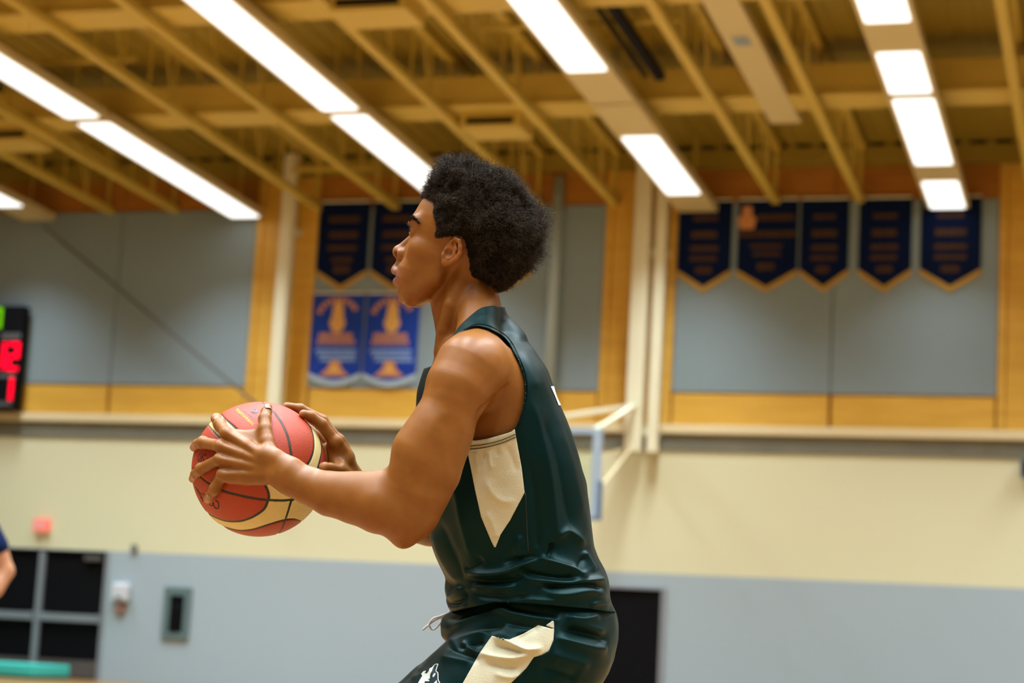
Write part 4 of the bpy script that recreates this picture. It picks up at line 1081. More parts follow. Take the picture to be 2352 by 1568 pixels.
def thick(o, t):
    m = o.modifiers.new('cloth', 'SOLIDIFY'); m.thickness = t; m.offset = -1; return o
V_, Q_, _u1 = compact(JV, JQ[out])
jersey = thick(to_obj('jersey', V_, Q_, m_jersey, player), .0022)
nsf = near_side(JV)[JQ].mean(1) > .5
V_, Q_, _u2 = compact(JV, JQ[inn & ~nsf]); thick(to_obj('side_panel', V_, Q_, m_jwhite, jersey), .0022)['label'] = 'cream mesh side panel'
V_, Q_, _u2 = compact(JV, JQ[inn & nsf])
spn = thick(to_obj('side_panel', V_, Q_, m_jwhite, jersey), .0022)
spn['label'] = 'cream mesh side panel'
from mathutils.bvhtree import BVHTree
def bvh_of(V, Q): return BVHTree.FromPolygons([tuple(v) for v in V], [tuple(q) for q in Q])
jbvh = bvh_of(JV, JQ[keep])
def on(bvh, px, py, lift=.001):
    """point of a surface seen at photo position (px, py), lifted towards the viewer"""
    d = P(px, py, 0)+np.array([0, 0, D0]); d /= np.linalg.norm(d)
    hit = bvh.ray_cast(Vector((0, 0, -D0)), Vector(d))
    if hit[0] is None: return None
    return np.array(hit[0])-d*lift
def seam_tube(name, bvh, pts, r, m, parent, lift=.0008, n=6, sub=5):
    b = MB(); P3 = [on(bvh, x, y, lift) for x, y in spl(pts, sub)]; P3 = [p for p in P3 if p is not None]
    if len(P3) < 2: return None
    b.tube([tuple(x) for x in L2W(np.array(P3))], r, n); return b.build(name, m, parent, smooth=True)
for off in (12, 19):
    seam_tube('stitching', jbvh, [(1074, 1013+off), (1110, 1009+off), (1150, 999+off), (1186, 984+off)], .0007, m_seam, spn)
seam_tube('side_seam', jbvh, [(1207, 1132), (1209, 1180), (1211, 1230), (1214, 1270)], .0008, m_sole, jersey, .0003)
def band(name, pts, inner, r, m, parent, bvh):
    return seam_tube(name, bvh, pts, r, m, parent, .0006)
# bound edges of armhole, collar and hem
seam_tube('armhole_binding', jbvh, [(x+4, y-4) for x, y in ((1061, 761), (1087, 748), (1113, 750))]+[(1141, 757), (1169, 777), (1191, 815), (1206, 853), (1212, 887), (1210, 920), (1203, 951), (1190, 978)], .0012, m_jersey, jersey, .0016)
# white numeral on the back, only its edge is seen
def patch(name, V, Q, poly, m, parent, lift, side=None):
    N = vnormals(V, Q)
    c = (lambda V, px, py: polysd(px, py, poly))
    V2, ok = cut(V, Q, c, JH); ok = ~ok
    if side is not None: ok &= side(V2)[Q].all(1)
    V2 = V2+N*lift
    if not ok.any(): return None
    a, b, _ = compact(V2, Q[ok]); return to_obj(name, a, b, m, parent)
nump = np.array([(1263.5, 887), (1271, 887), (1280, 908), (1287, 931), (1282, 931), (1272.5, 907)], float)
patch('numeral', JV, JQ[keep], nump, m_logo, jersey, .0012)

srows = [(1330, 1080, 1380, .150), (1350, 1078, 1388, .158), (1370, 1072, 1396, .163), (1385, 1052, 1402, .167), (1400, 1032, 1410, .170), (1418, 1017, 1414, .172), (1432, 1011, 1415.5, .173), (1457, 1012, 1415.5, .174), (1474, 1030, 1413, .174), (1500, 1065, 1409, .172),
         (1530, 1098, 1398, .168), (1568, 1135, 1374, .155), (1600, 1165, 1350, .13)]
sh = Shape(); sh.add(*loft(srows, n=2.3), k=.01)
for sg in (-1, 1):
    hip, knee, an, kw, aw = LEG[sg]; ax_ = (knee-hip)/np.linalg.norm(knee-hip)
    sh.chain([(hip+np.array([.006, .0, 0]), .118), (hip+ax_*.20, .116), (hip+ax_*.40, .122)], .012 if sg < 0 else .007)
SHH = .0024
SV, SQ = mesh_shape(sh, SHH); SV = smooth_mesh(SV, SQ, 3); SN = vnormals(SV, SQ)
sfolds = [
 ([(1030, 1445), (1080, 1425), (1140, 1404), (1190, 1396)], 9, 6), ([(1020, 1425), (1070, 1414), (1120, 1394)], 7, -5), ([(1130, 1402), (1190, 1412), (1240, 1420), (1290, 1425)], 9, 6),
 ([(1140, 1392), (1200, 1398), (1250, 1408), (1290, 1414)], 8, -7), ([(1150, 1425), (1210, 1436), (1255, 1432)], 8, -6), ([(1295, 1415), (1340, 1422), (1385, 1412)], 10, 6), ([(1285, 1440), (1330, 1450), (1375, 1462), (1404, 1475)], 12, -9),
 ([(1300, 1425), (1350, 1440), (1400, 1455)], 12, 6), ([(1270, 1462), (1320, 1475), (1370, 1488), (1400, 1486)], 12, 7), ([(1260, 1500), (1310, 1515), (1360, 1530)], 15, 4), ([(1230, 1530), (1290, 1545), (1330, 1560)], 15, -5),
 ([(1030, 1480), (1050, 1468), (1090, 1456), (1130, 1452)], 8, 7), ([(1032, 1470), (1070, 1456), (1120, 1440), (1170, 1432)], 8, -6), ([(1048, 1490), (1085, 1480), (1112, 1470)], 6, -6), ([(1060, 1474), (1080, 1490), (1100, 1502)], 5, 6),
 ([(1025, 1486), (1050, 1498), (1085, 1510), (1110, 1512)], 9, -5), ([(1010, 1510), (1050, 1515), (1090, 1520)], 12, 5), ([(1096, 1499), (1130, 1508), (1180, 1512), (1228, 1500)], 7, 8), ([(1126, 1459), (1165, 1474), (1210, 1492), (1250, 1486)], 8, 10),
 ([(1130, 1480), (1170, 1488), (1205, 1500)], 7, -5), ([(1110, 1520), (1150, 1532), (1195, 1535)], 8, -5), ([(1130, 1545), (1170, 1555), (1200, 1548)], 8, 4), ([(1020, 1484), (990, 1512), (960, 1545)], 7, 4),
 ([(1012, 1478), (985, 1505), (960, 1535)], 8, -5), ([(940, 1560), (975, 1545), (1000, 1538)], 8, 4), ([(1180, 1470), (1215, 1452), (1240, 1440)], 8, -3)]
SV = folds(SV, SN, sfolds)
SV = SV+SN*(vnoise(SV, 13, 8)*.003+vnoise(SV, 30, 9)*.001)[:, None]
waist = spl([(1000, 1425), (1016, 1417), (1040, 1402), (1058, 1386), (1090, 1366), (1150, 1352), (1230, 1354), (1300, 1364), (1370, 1380), (1430, 1390)], 4)
wpoly = np.concatenate([waist, [(1500, 1400), (1500, 1200), (900, 1200), (900, 1425)]])
SV, okw = cut(SV, SQ, same(wpoly), SHH)
hemd = np.full(len(SV), 1.0)
for sg in (-1, 1):
    hip, knee, an, kw, aw = LEG[sg]; ax_ = (knee-hip)/np.linalg.norm(knee-hip)
    d = .355-(SV-hip)@ax_; hemd = np.minimum(hemd, d)
kp = okw & (hemd[SQ] > 0).all(1)
stripe = np.array([(1236, 1435), (1273, 1445), (1271, 1470), (1261, 1494), (1245, 1503), (1226, 1509), (1209, 1534), (1170, 1572), (1120, 1630), (1020, 1630), (1063, 1568), (1100, 1502), (1108, 1490), (1130, 1459), (1150, 1466), (1170, 1468), (1202, 1455)], float)
tri = np.array([(1253, 1436), (1272, 1423), (1273, 1443)], float)
def nearonly(poly):
    def fn(V, px, py):
        a, gx, gy = polysd(px, py, poly); m = (V[:, 2] < .02)
        return np.where(m, a, 99.), np.where(m, gx, 0), np.where(m, gy, 0)
    return fn
SV, ok1 = cut(SV, SQ, nearonly(stripe), SHH); SV, ok2 = cut(SV, SQ, nearonly(tri), SHH)
o1 = kp & ok1 & ok2
a_, b_, _ = compact(SV, SQ[o1]); shorts = thick(to_obj('shorts', a_, b_, m_jersey, player), .0022)
def largest(Q):
    """faces of the largest connected patch"""
    p = np.arange(Q.max()+1)
    while True:
        m = p[Q].min(1); q = p.copy(); np.minimum.at(q, Q.ravel(), np.repeat(m, 4)); q = q[q]
        if (q == p).all(): break
        p = q
    c = p[Q[:, 0]]; u, n = np.unique(c, return_counts=True); return Q[c == u[n.argmax()]]
a_, b_, _ = compact(SV, largest(SQ[kp & ~ok1])); st_ = thick(to_obj('side_stripe', a_, b_, m_jwhite, shorts), .0022); st_['label'] = 'cream side stripe'
a_, b_, _ = compact(SV, largest(SQ[kp & ~ok2])); thick(to_obj('side_stripe', a_, b_, m_jwhite, shorts), .0022)
sbvh = bvh_of(SV, SQ[kp])
# printed emblem on the near leg: pale animal-head shapes
def flat_print(name, poly, m, parent, bvh, lift, step=.9):
    """thin print that follows the cloth: a fine grid of quads inside the outline"""
    poly = np.array([(x, min(y, 1590)) for x, y in poly]); lo = poly.min(0); n = np.ceil((poly.max(0)-lo)/step).astype(int)+1
    gx, gy = np.meshgrid(lo[0]+step*np.arange(n[0]), lo[1]+step*np.arange(n[1]), indexing='ij')
    sd, vx, vy = polysd(gx, gy, poly); sn = np.abs(sd) < .55*step
    gx = np.where(sn, gx-vx, gx); gy = np.where(sn, gy-vy, gy); inside = (sd < 0) | sn
    idx = -np.ones(gx.shape, int); V = []
    for i, j in np.argwhere(inside):
        p = on(bvh, gx[i, j], gy[i, j], lift)
        if p is not None: idx[i, j] = len(V); V.append(p)
    q = np.stack([idx[:-1, :-1], idx[1:, :-1], idx[1:, 1:], idx[:-1, 1:]], -1).reshape(-1, 4); q = q[(q >= 0).all(1)]
    if not len(q): return None
    a, b, _ = compact(np.array(V), q[:, ::-1]); return to_obj(name, a, b, m, parent)
Z = lambda pts: [(930+x/9.335, 1400+y/9.335) for x, y in pts]
em = flat_print('emblem', Z([(705, 1165), (690, 1220), (665, 1310), (700, 1340), (710, 1400), (715, 1500), (755, 1568), (780, 1640), (230, 1640), (270, 1568), (330, 1460), (345, 1370), (390, 1310), (460, 1290), (520, 1260), (600, 1210), (650, 1170)]), m_logod, shorts, sbvh, .0012)
if em:
    for poly in ([(640, 1195), (600, 1250), (575, 1320), (540, 1390), (535, 1470), (470, 1500), (525, 1500), (520, 1530), (420, 1530), (430, 1640), (240, 1640), (330, 1480), (375, 1410), (345, 1375), (395, 1315), (460, 1300), (440, 1335), (400, 1355), (470, 1365), (515, 1300), (530, 1255)],
                 [(595, 1410), (620, 1365), (660, 1352), (650, 1395), (615, 1440), (595, 1440)], [(620, 1568), (680, 1500), (690, 1560), (700, 1640), (600, 1640)]):
        flat_print('emblem_shape', Z(poly), m_logo, em, sbvh, .0022)
    seam_tube('emblem_outline', sbvh, Z([(600, 1215), (650, 1172), (705, 1168), (690, 1220), (667, 1312), (702, 1345), (708, 1400), (714, 1500), (750, 1575)]), .0009, m_logo, em, .0022)
# drawcord
b = MB()
cz = -TS*(P(1016, 1425)[0]-X0)-.01
cord = lambda pts: [tuple(x) for x in L2W(np.array([P(x, y, cz+dz) for x, y, dz in spl([(a, b_, c_) for a, b_, c_ in pts], 6)]))]
b.tube(cord([(1040, 1407, .0), (1018, 1416, -.004), (1000, 1423, -.006), (986, 1433, -.004), (971, 1446, .002)]), .0018, 8)
dc = b.build('drawcord', m_cord, shorts, smooth=True)
b = MB(); b.tube(cord([(1036, 1404, .0), (1010, 1415, -.006), (996, 1419, -.008), (987, 1430, -.007), (986, 1438, -.004), (993, 1445, -.002), (1002, 1441, -.004), (1011, 1430, -.006), (1016, 1418, -.002)]), .0018, 8)
b.build('cord_loop', m_cord, dc, smooth=True)
# socks and shoes (below the frame)
for sg in (-1, 1):
    hip, knee, an, kw, aw = LEG[sg]
    s_ = Shape(); s_.chain([(an+.45*(knee-an), .046), (an+.2*(knee-an), .041), (an, .040)], .01)
    V_, Q_ = mesh_shape(s_, .006); to_obj('sock', smooth_mesh(V_, Q_, 1), Q_, m_cord, player)
    hd = -CR*np.array([1, 1, 0]); hd /= np.linalg.norm(hd); s_ = Shape()
    wl = lambda p: W2L(np.array([p]))[0]
    heel = aw-hd*.035; heel[2] = .045; toe = aw+hd*.19; toe[2] = .036; mid = aw+hd*.07; mid[2] = .052; col_ = aw.copy(); col_[2] = .10
    s_.chain([(wl(heel), .043), (wl(mid), .047), (wl(toe), .034)], .015); s_.cap(wl(mid), wl(col_), .04, .045, .02)
    V_, Q_ = mesh_shape(s_, .005); V_ = smooth_mesh(V_, Q_, 1); Wz = L2W(V_); Wz[:, 2] = np.maximum(Wz[:, 2], .012); so = to_obj('shoe', W2L(Wz), Q_, m_shoe, player)
    b = MB(); n_ = np.array([-hd[1], hd[0], 0]); out_ = []
    for f_, w_ in ((-.09, .0), (-.08, .03), (-.02, .043), (.06, .043), (.13, .05), (.19, .045), (.225, .02)): out_.append((f_, w_))
    ring = [aw+hd*f_+n_*w_ for f_, w_ in out_]+[aw+hd*f_-n_*w_ for f_, w_ in out_[::-1]]; k = len(ring)
    b.add([(p[0], p[1], .0) for p in ring]+[(p[0], p[1], .026) for p in ring], [tuple(range(k)), tuple(range(2*k-1, k-1, -1))]+[(i, i+k, (i+1) % k+k, (i+1) % k) for i in range(k)])
    b.build('sole', m_sole, so)

# ------------------------------------------------------------------ eyes, brows, lashes, nails
bbvh = bvh_of(BV, BQ)
def sphere(name, c, r, m, parent, n=20):
    V = []; F = []
    for i in range(n+1):
        for j in range(2*n): V.append((c[0]+r*math.sin(math.pi*i/n)*math.cos(math.pi*j/n), c[1]+r*math.sin(math.pi*i/n)*math.sin(math.pi*j/n), c[2]+r*math.cos(math.pi*i/n)))
    for i in range(n):
        for j in range(2*n): F.append((i*2*n+j, (i+1)*2*n+j, (i+1)*2*n+(j+1) % (2*n), i*2*n+(j+1) % (2*n)))
    return to_obj(name, np.array(V), np.array(F), m, parent)
def hairs(name, roots, dirs, lens, rad, m, parent, curl=0.0, seg=3, seed=1, curv=None):
    """many short tapering hairs as one mesh of three-sided tubes (all in the player frame)"""
    r = np.random.default_rng(seed); n = len(roots); dirs = dirs/np.linalg.norm(dirs, axis=1, keepdims=True)
    a = np.cross(dirs, r.normal(size=(n, 3))); a /= np.linalg.norm(a, axis=1, keepdims=True); b_ = np.cross(dirs, a)
    ph = r.uniform(0, 6.28, n); tw = r.uniform(.8, 1.3, n)*np.where(r.random(n) < .5, 1, -1)
    rings = []
    for s in range(seg+1):
        t = s/seg; ang = ph+tw*t*(9 if np.any(curl) else 0); c = (curl*min(1, t*2.2))*np.ones(n)
        cen = roots+dirs*(lens*t)[:, None]+(a*np.cos(ang)[:, None]+b_*np.sin(ang)[:, None])*c[:, None]
        if curv is not None: cen = cen+curv*(t*t)
        rad_t = rad*(1-.6*t)
        for k in range(3):
            an = 2.094*k; rings.append(cen+(a*math.cos(an)+b_*math.sin(an))*rad_t)
    V = np.stack(rings, 1).reshape(-1, 3); pv = 3*(seg+1); Q = []
    for s in range(seg):
        for k in range(3): Q.append((s*3+k, s*3+(k+1) % 3, s*3+3+(k+1) % 3, s*3+3+k))
    Q = (np.array(Q)[None]+np.arange(n)[:, None, None]*pv).reshape(-1, 4)
    return to_obj(name, V, Q, m, parent)
for s_ in (1, -1):
    c = H(963, 533.5, .0315*s_); e = sphere('eye', c, .0123, m_eye, player)
    look = F3*.95+L3*.26*s_+U3*-.03; look /= np.linalg.norm(look)
    V = []; F = [];
    u1 = np.cross(look, [0, 1, 0]); u1 /= np.linalg.norm(u1); u2 = np.cross(u1, look)
    for i in range(5):
        a = .52*i/4
        for j in range(20): V.append(c+.01245*(look*math.cos(a)+(u1*math.cos(j*.31416)+u2*math.sin(j*.31416))*math.sin(a))+look*.0006*(1-(i/4)**2))
    for i in range(4):
        for j in range(20): F.append((i*20+j, (i+1)*20+j, (i+1)*20+(j+1) % 20, i*20+(j+1) % 20))
    to_obj('iris', np.array(V), np.array(F), m_iris, e)
    # lashes
    nl = 26; ts = np.linspace(-1, 1, nl); up_ = .80*U3+.60*F3; up_ /= np.linalg.norm(up_)
    ld_ = [F3*math.cos(t*.75)+L3*math.sin(t*.75)+U3*.34*math.cos(t*.9) for t in ts]; rt = np.array([c+.0138*v/np.linalg.norm(v) for v in ld_])
    dr = np.array([F3*math.cos(t*.9)+L3*math.sin(t*.9)+U3*.10 for t in ts]); cv = np.tile(U3*.004+F3*.001, (nl, 1))
    hairs('eyelashes', rt, dr, np.full(nl, .0095), .00035, m_brow, player, seed=3, seg=4, curv=cv)
    # brow
    pts = spl([(940, 507), (946, 501.5), (953, 502.5), (960, 510)], 10) if s_ > 0 else None
    if pts is not None:
        rr = []; dd = []
        r_ = np.random.default_rng(5)
        for k in range(330):
            i = r_.integers(0, len(pts)-1); t = i/len(pts); x, y = pts[i]+r_.normal(size=2)*np.array([1.4, 2.4*(1-.5*t)])
            q = on(bbvh, max(x, 938.5), y, .0002)
            if q is None or q[2] > .06: continue
            n_ = np.array(bbvh.find_nearest(Vector(q))[1]); n_ = n_ if n_[2] < 0 or n_[0] < -.5 else -n_
            d_ = np.array([.75, .2-.9*t, .0]); d_ -= n_*(d_@n_); rr.append(q); dd.append(d_/np.linalg.norm(d_)+.35*n_)
        hairs('eyebrow', np.array(rr), np.array(dd), r_.uniform(.004, .007, len(rr)), .00032, m_brow, player, seed=6)
    else:
        rr = []; dd = []; r_ = np.random.default_rng(9)
        for k in range(160):
            t = r_.random(); o = H(942+18*t, 506-6*math.sin(t*3)+4*t, -.012-.03*t)+np.array([-.03, 0, .03]); d = H(955, 508, -.02)-o
            hit = bbvh.ray_cast(Vector(o), Vector(d/np.linalg.norm(d)))
            if hit[0] is None: continue
            rr.append(np.array(hit[0])); dd.append(np.array([.6, .1, .6]))
        hairs('eyebrow', np.array(rr), np.array(dd), r_.uniform(.004, .007, len(rr)), .00032, m_brow, player, seed=6)
def nail(px, py, lx, ly, w_, l_, bvh=bbvh):
    """finger nail lying on the finger at (px,py), pointing along (lx,ly) in the photo"""
    hit = on(bvh, px, py, 0)
    if hit is None: return
    d = P(px, py, 0)+np.array([0, 0, D0]); d /= np.linalg.norm(d)
    n = np.array(bvh.ray_cast(Vector((0, 0, -D0)), Vector(d))[1]); n = -n if n[2] > 0 else n
    ax_ = np.array([lx, -ly, 0.]); ax_ -= n*(ax_@n); ax_ /= np.linalg.norm(ax_); bx_ = np.cross(n, ax_); V = []; F = []
    for i in range(7):
        for j in range(7):
            u = (i/3-1); v = (j/3-1); f = math.sqrt(max(0, 1-.25*v**4))
            V.append(hit+ax_*(u*l_*f)+bx_*(v*w_*(1-.12*u*u))+n*(.0007-.0022*v*v-.0004*u*u))
    for i in range(6):
        for j in range(6): F.append((i*7+j, i*7+j+1, (i+1)*7+j+1, (i+1)*7+j))
    thick(to_obj('nail', np.array(V), np.array(F), m_nail, player), .0004)
nail(615.5, 933, .25, -1, .0062, .0070); nail(493, 960, -.5, -1, .0045, .004); nail(445, 1024, -1, .4, .0035, .0045); nail(443, 1098, -.7, 1, .004, .004); nail(478.5, 1143, -.5, 1, .0045, .0045)

# ------------------------------------------------------------------ hair
hairline = spl([(972, 458), (983, 462), (993, 470), (992, 482), (991, 493), (995, 507), (998, 524), (994, 543), (1008, 551), (1034, 547), (1056, 546), (1067, 562), (1070, 585), (1075, 602), (1077, 631), (1094, 653), (1115, 669), (1131, 684)], 3)
hairpoly = np.concatenate([hairline, [(1160, 676), (1300, 600), (1300, 300), (900, 300), (930, 455)]])
hv = Shape()
hv.ell(H(1106, 502), (.097, .092, .095), HR, .02); hv.ell(H(1136, 560), (.078, .085, .092), HR, .03)
hv.ell(H(1040, 445), (.050, .058, .070), HR, .025); hv.ell(H(1122, 632), (.042, .050, .058), HR, .025); hv.ell(H(1168, 540), (.052, .072, .075), HR, .02); hv.ell(H(1090, 420), (.06, .036, .075), HR, .02)
hv.group(head, .012, grow=.0045)
def hairfn(q):
    d = hv.ev(q, .03); px, py = topx(q); s = polysd(px, py, hairpoly)[0]*D0/FPX
    d = d-.0055*vnoise(q, 62, 1)-.0060*vnoise(q, 34, 2)
    e = np.maximum(-s, 0); thin = head.ev(q, .05)-(.0006+.4*e+26*e*e)
    return np.maximum(-smin(-d, -s, .004), thin)
hs = Shape(); hs.add(hairfn, P(930, 720, -.14), P(1290, 330, .14))
HV, HQ = mesh_shape(hs, .0034); HN = vnormals(HV, HQ)
hd_ = head.ev(HV, .05); pxh, pyh = topx(HV); edge = -polysd(pxh, pyh, hairpoly)[0]*D0/FPX
vis = (hd_ > .0004) & (edge > .0010)
inset = np.clip(hd_-.004, 0, .013)
HB_ = HV-HN*(inset+.0015*vnoise(HV, 150, 4))[:, None]
a_, b_, _ = compact(HB_, HQ[(edge[HQ] > .0022).all(1)]); hair = to_obj('hair', a_, b_, m_hairb, player)
r_ = np.random.default_rng(11)
fa = HQ[(vis[HQ]).all(1)]
fw_ = np.linalg.norm(np.cross(HV[fa[:, 2]]-HV[fa[:, 0]], HV[fa[:, 3]]-HV[fa[:, 1]]), axis=1)
def curls(name, ns, rad, curl, seg, seed, lmax, frac):
    fi = r_.choice(len(fa), ns, p=fw_/fw_.sum()); u = r_.random((ns, 2)); qd = fa[fi]
    lerp = lambda A: ((A[qd[:, 0]]*(1-u[:, :1])+A[qd[:, 1]]*u[:, :1])*(1-u[:, 1:])+(A[qd[:, 3]]*(1-u[:, :1])+A[qd[:, 2]]*u[:, :1])*u[:, 1:])
    rt = lerp(HB_); nn = lerp(HN); th = lerp(hd_[:, None])[:, 0]
    cl = np.stack([vnoise(rt, 70, 21), vnoise(rt, 70, 22), vnoise(rt, 70, 23)], 1)
    dr = nn+.9*cl+.40*r_.normal(size=(ns, 3))
    ln = np.clip(th*frac, .0018, lmax)*r_.uniform(.55, 1.3, ns)*np.clip(1+.7*vnoise(rt, 95, 31), .35, 1.6)
    cu = curl*np.clip(th/.012, .25, 1)
    return hairs(name, rt, dr, ln, rad, m_hair, hair, curl=cu, seg=seg, seed=seed)
curls('curls', 24000, .00040, .0030, 8, 12, .0185, .9)
curls('stray_curls', 2600, .00026, .0034, 9, 14, .025, 1.1)

# ------------------------------------------------------------------ the ball
def make_ball():
    BWc = L2W(BALL[None])[0]
    root = empty('basketball', tuple(BWc), 'orange and cream basketball held between the hands of the player', 'ball')
    nu, nv = 720, 360
    th_ = np.linspace(0, np.pi, nv+1)[1:-1]; ph_ = np.linspace(0, 2*np.pi, nu, endpoint=False)
    T, Pp = np.meshgrid(th_, ph_, indexing='ij')
    # poles along the depth axis' perpendicular so that no pole faces the viewer
    D = np.stack([np.sin(T)*np.cos(Pp), np.cos(T), np.sin(T)*np.sin(Pp)], -1).reshape(-1, 3)
    D = np.concatenate([D, [[0, 1, 0], [0, -1, 0]]])
    Dm = D.copy(); vd = BALL+np.array([0, 0, D0]); vd /= np.linalg.norm(vd)
    s = Dm@vd; far = s > 0; Dm[far] -= 2*s[far][:, None]*vd            # the unseen half repeats the pattern
    px, py = topx(BALL+Dm*BR); zx = (px-420)*4.355; zy = (py-900)*4.355
    rim_ = lambda p: p
    top_l = spl([(350, 190), (385, 225), (430, 275), (530, 365), (640, 470), (720, 560), (830, 670), (950, 760), (1060, 815), (1130, 835)], 5)
    top_r = spl([(1130, 835), (1200, 780), (1250, 725), (1290, 650), (1312, 560), (1310, 450), (1285, 365), (1255, 300), (1215, 240), (1170, 190)], 5)
    topp = np.concatenate([top_l, top_r, [(1100, -200), (300, -200)]])
    lowl = spl([(225, 300), (270, 350), (320, 410), (380, 470), (480, 560), (590, 660), (700, 770), (800, 890), (850, 985), (862, 1045), (852, 1090), (815, 1170), (720, 1240), (640, 1275), (560, 1295), (420, 1290), (290, 1240), (230, 1200)], 5)
    lowp = np.concatenate([lowl, [(-200, 1200), (-200, 300)]])
    rg = spl([(1300, 330), (1345, 400), (1383, 500), (1392, 590), (1372, 690), (1345, 780), (1310, 880), (1300, 980), (1340, 1080), (1420, 1120)], 5)
    rgp = np.concatenate([rg, [(1800, 1120), (1800, 200), (1300, 200)]])
    bt = spl([(370, 1330), (430, 1355), (560, 1385), (700, 1375), (850, 1330), (1000, 1285), (1100, 1272), (1165, 1285), (1200, 1310), (1240, 1360)], 5)
    btp = np.concatenate([bt, [(1300, 1900), (300, 1900)]])
    sd = [polysd(zx, zy, p)[0] for p in (topp, lowp, rgp, btp)]
    orange_ = np.minimum.reduce(sd)
    lines = [polyline_d(zx, zy, l)[0] for l in (top_l, top_r, lowl, rg, bt)]
    extra = [spl([(790, 95), (890, 180), (950, 250), (1010, 350), (1060, 480), (1090, 650), (1115, 760), (1130, 835)], 5), spl([(95, 760), (200, 870), (310, 940), (400, 985), (520, 1020), (700, 1060), (855, 1080), (1000, 1086), (1110, 1076)], 5),
             spl([(1110, 1076), (1085, 1095), (1060, 1180), (1030, 1270), (990, 1370), (930, 1440)], 5)]
    lines += [polyline_d(zx, zy, l)[0] for l in extra]
    # foreshortening near the outline
    fo = np.clip(-(Dm@vd), .22, 1)
    seam = np.minimum.reduce(lines); w_ = 12.5*np.clip(fo*1.25, .45, 1)
    sm_ = np.clip((w_-seam)/3.5+.5, 0, 1)
    col = np.where((orange_ < 0)[:, None], np.array([[.36, .040, .010]]), np.array([[.66, .50, .20]]))
    col = col*(1-sm_[:, None])+np.array([[.030, .026, .018]])*sm_[:, None]
    rr = BR-.0011*np.clip((w_-seam)/8+.5, 0, 1)
    V = BALL+D*rr[:, None]
    idx = np.arange((nv-1)*nu).reshape(nv-1, nu); Q = np.stack([idx[:-1], idx[1:], np.roll(idx[1:], -1, 1), np.roll(idx[:-1], -1, 1)], -1).reshape(-1, 4)
    N0 = (nv-1)*nu
    cap1 = np.stack([np.full(nu, N0), idx[0], np.roll(idx[0], -1), np.roll(idx[0], -1)], -1)
    shell = to_obj('ball_cover', V, Q, m_ballm, root, col=col)
    # print on the ball
    ballb = BVHTree.FromPolygons([tuple(v) for v in V[:N0]], [tuple(q) for q in Q])
    zz = lambda pts: [(420+x/4.355, 900+y/4.355) for x, y in pts]
    def stroke(name, pts, r, m, sub=4): return seam_tube(name, ballb, zz(pts), r, m, shell, -.0003, 5, sub)
    rl = random.Random(4)
    for k in range(15):
        t = k/14; x = 540+t*158; y = 178+t*148; a = rl.uniform(-4, 4)
        stroke('yellow_lettering', [(x-9, y+10), (x+a, y+1), (x+9, y-10)], .0009, m_yellow_print, 3)
        if k % 2 == 0 and k < 14: stroke('yellow_lettering', [(x-8+a, y+9), (x+3, y+13)] if k % 4 else [(x+7, y-9), (x+18, y-2)], .0009, m_yellow_print, 3)
    for k in range(9):
        t = k/8; x = 612+t*88; y = 188+t*78; stroke('small_lettering', [(x, y), (x+7, y-9)], .0008, m_blue_print, 2)
    stroke('round_mark', [(682, 192), (700, 178), (730, 178), (742, 192), (730, 207), (700, 207), (682, 192)], .0011, m_blue_print)
    stroke('round_mark', [(695, 193), (728, 193)], .0016, m_label if False else m_pale, 2)
    q = lambda pts: [((430+x/9.8-420)*4.355, (1020+y/9.8-900)*4.355) for x, y in pts]
    stroke('black_lettering', q([(305, 195), (265, 250), (240, 340), (255, 390), (285, 340), (310, 260), (335, 195)]), .0009, m_black_print)
    stroke('black_lettering', q([(430, 260), (400, 225), (355, 260), (360, 320), (380, 370), (360, 430), (320, 440), (305, 400), (320, 350)]), .0010, m_black_print)
    stroke('black_lettering', q([(350, 250), (320, 340), (300, 420)]), .0009, m_black_print); stroke('black_lettering', q([(470, 310), (445, 380), (430, 440)]), .0012, m_black_print)
    stroke('black_lettering', q([(640, 1270), (690, 1290), (710, 1360), (700, 1430), (650, 1440), (600, 1380), (590, 1310)]), .0012, m_black_print)
    stroke('black_lettering', q([(500, 1340), (540, 1380), (575, 1370), (580, 1310)]), .0009, m_black_print); stroke('black_lettering', q([(300, 1090), (330, 1200), (360, 1290)]), .0009, m_black_print)
    stroke('black_lettering', q([(345, 1100), (385, 1140), (400, 1210), (375, 1230)]), .0009, m_black_print); stroke('black_lettering', q([(190, 950), (250, 1090), (330, 1230)]), .0008, m_black_print); stroke('black_lettering', q([(235, 1000), (290, 1110)]), .0008, m_black_print)
    return root
make_ball()

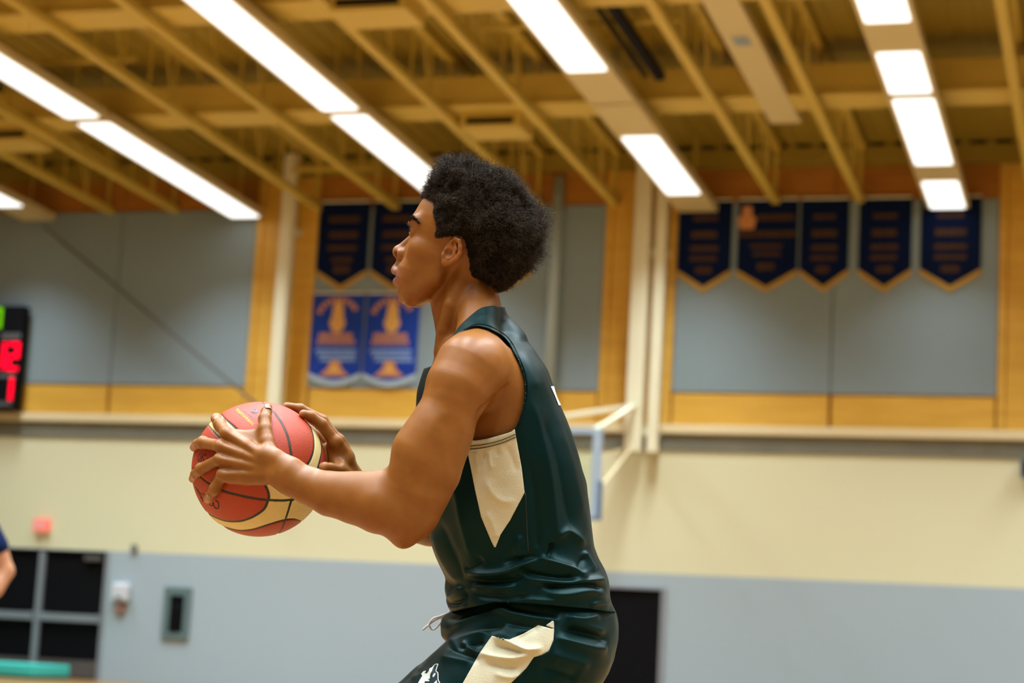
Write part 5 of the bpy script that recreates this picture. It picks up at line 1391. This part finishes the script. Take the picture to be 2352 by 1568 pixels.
# ------------------------------------------------------------------ second player at the left edge
def second_player():
    rx, ry = -6.04, 9.45
    root = empty('person', (rx, ry, 0), 'blurred player in a dark shirt at the left edge, bare forearm in view', 'person')
    s = Shape(); c = lambda x, y, z: np.array([rx+x, ry+y, z*.935])
    s.ell(c(0, -.02, 1.60), (.078, .095, .12), k=.02); s.cap(c(0, -.10, 1.58), c(0, -.075, 1.54), .02, .03, .02); s.cap(c(0, .01, 1.5), c(0, .02, 1.38), .055, .065, .03)
    s.ell(c(0, 0, 1.22), (.19, .115, .25), k=.05); s.ell(c(0, 0, .95), (.17, .12, .16), k=.05)
    for g in (-1, 1):
        s.chain([(c(g*.175, 0, 1.37), .062), (c(g*.25, .03, 1.24), .05), (c(g*.292, .05, 1.13), .042)], .03)
        s.chain([(c(g*.292, .05, 1.13), .042), (c(g*.275, -.01, 1.02), .042), (c(g*.215, -.09, .90), .03)], .02)
        s.chain([(c(g*.215, -.09, .90), .028), (c(g*.20, -.11, .85), .036), (c(g*.19, -.13, .80), .03)], .015)
        for k in range(4): s.chain([(c(g*(.175+.012*k), -.12-.012*k, .82), .012), (c(g*(.165+.012*k), -.14-.012*k, .76), .011), (c(g*(.16+.012*k), -.13-.01*k, .73), .010)], .006)
        s.chain([(c(g*.20, -.15, .86), .014), (c(g*.175, -.18, .82), .011)], .008)
        s.chain([(c(g*.10, 0, .88), .095), (c(g*.12, -.04, .5), .062), (c(g*.12, 0, .1), .038)], .03); s.chain([(c(g*.12, .02, .06), .035), (c(g*.125, -.17, .03), .03)], .02)
    V, Q = mesh_shape(s, .009); V = smooth_mesh(V, Q, 1)
    to_obj('body', V, Q, m_skin, root, world=False, col=np.tile(np.array([.42, .20, .105]), (len(V), 1)))
    t = Shape(); t.ell(c(0, 0, 1.20), (.215, .14, .28), k=.04)
    for g in (-1, 1): t.chain([(c(g*.16, 0, 1.385), .072), (c(g*.235, .02, 1.265), .068)], .03)
    t.cap(c(0, 0, 1.1), c(0, 0, .9), .16, .18, .05)
    V, Q = mesh_shape(t, .009); to_obj('shirt', smooth_mesh(V, Q, 1), Q, m_navy, root, world=False)
    t = Shape()
    t.ell(c(0, 0, .93), (.19, .15, .14), k=.03)
    for g in (-1, 1): t.chain([(c(g*.10, 0, .85), .115), (c(g*.12, -.03, .55), .105)], .02)
    V, Q = mesh_shape(t, .010); to_obj('shorts', smooth_mesh(V, Q, 1), Q, m_black, root, world=False)
    t = Shape(); t.ell(c(0, .0, 1.65), (.088, .105, .10), k=.02); t.ell(c(0, -.09, 1.57), (.09, .06, .07), k=.01, op='s')
    V, Q = mesh_shape(t, .007); to_obj('hair', smooth_mesh(V, Q, 1), Q, m_hair, root, world=False)
    for g in (-1, 1):
        b = MB(); b.box(rx+g*.125-.05, rx+g*.125+.05, ry-.22, ry+.07, 0, .035); so = b.build('shoe_sole', m_sole, root, .02)
        t = Shape(); t.chain([(c(g*.12, .03, .06), .045), (c(g*.125, -.15, .045), .042)], .02); V, Q = mesh_shape(t, .008); to_obj('shoe', smooth_mesh(V, Q, 1), Q, m_shoe, root, world=False)
second_player()
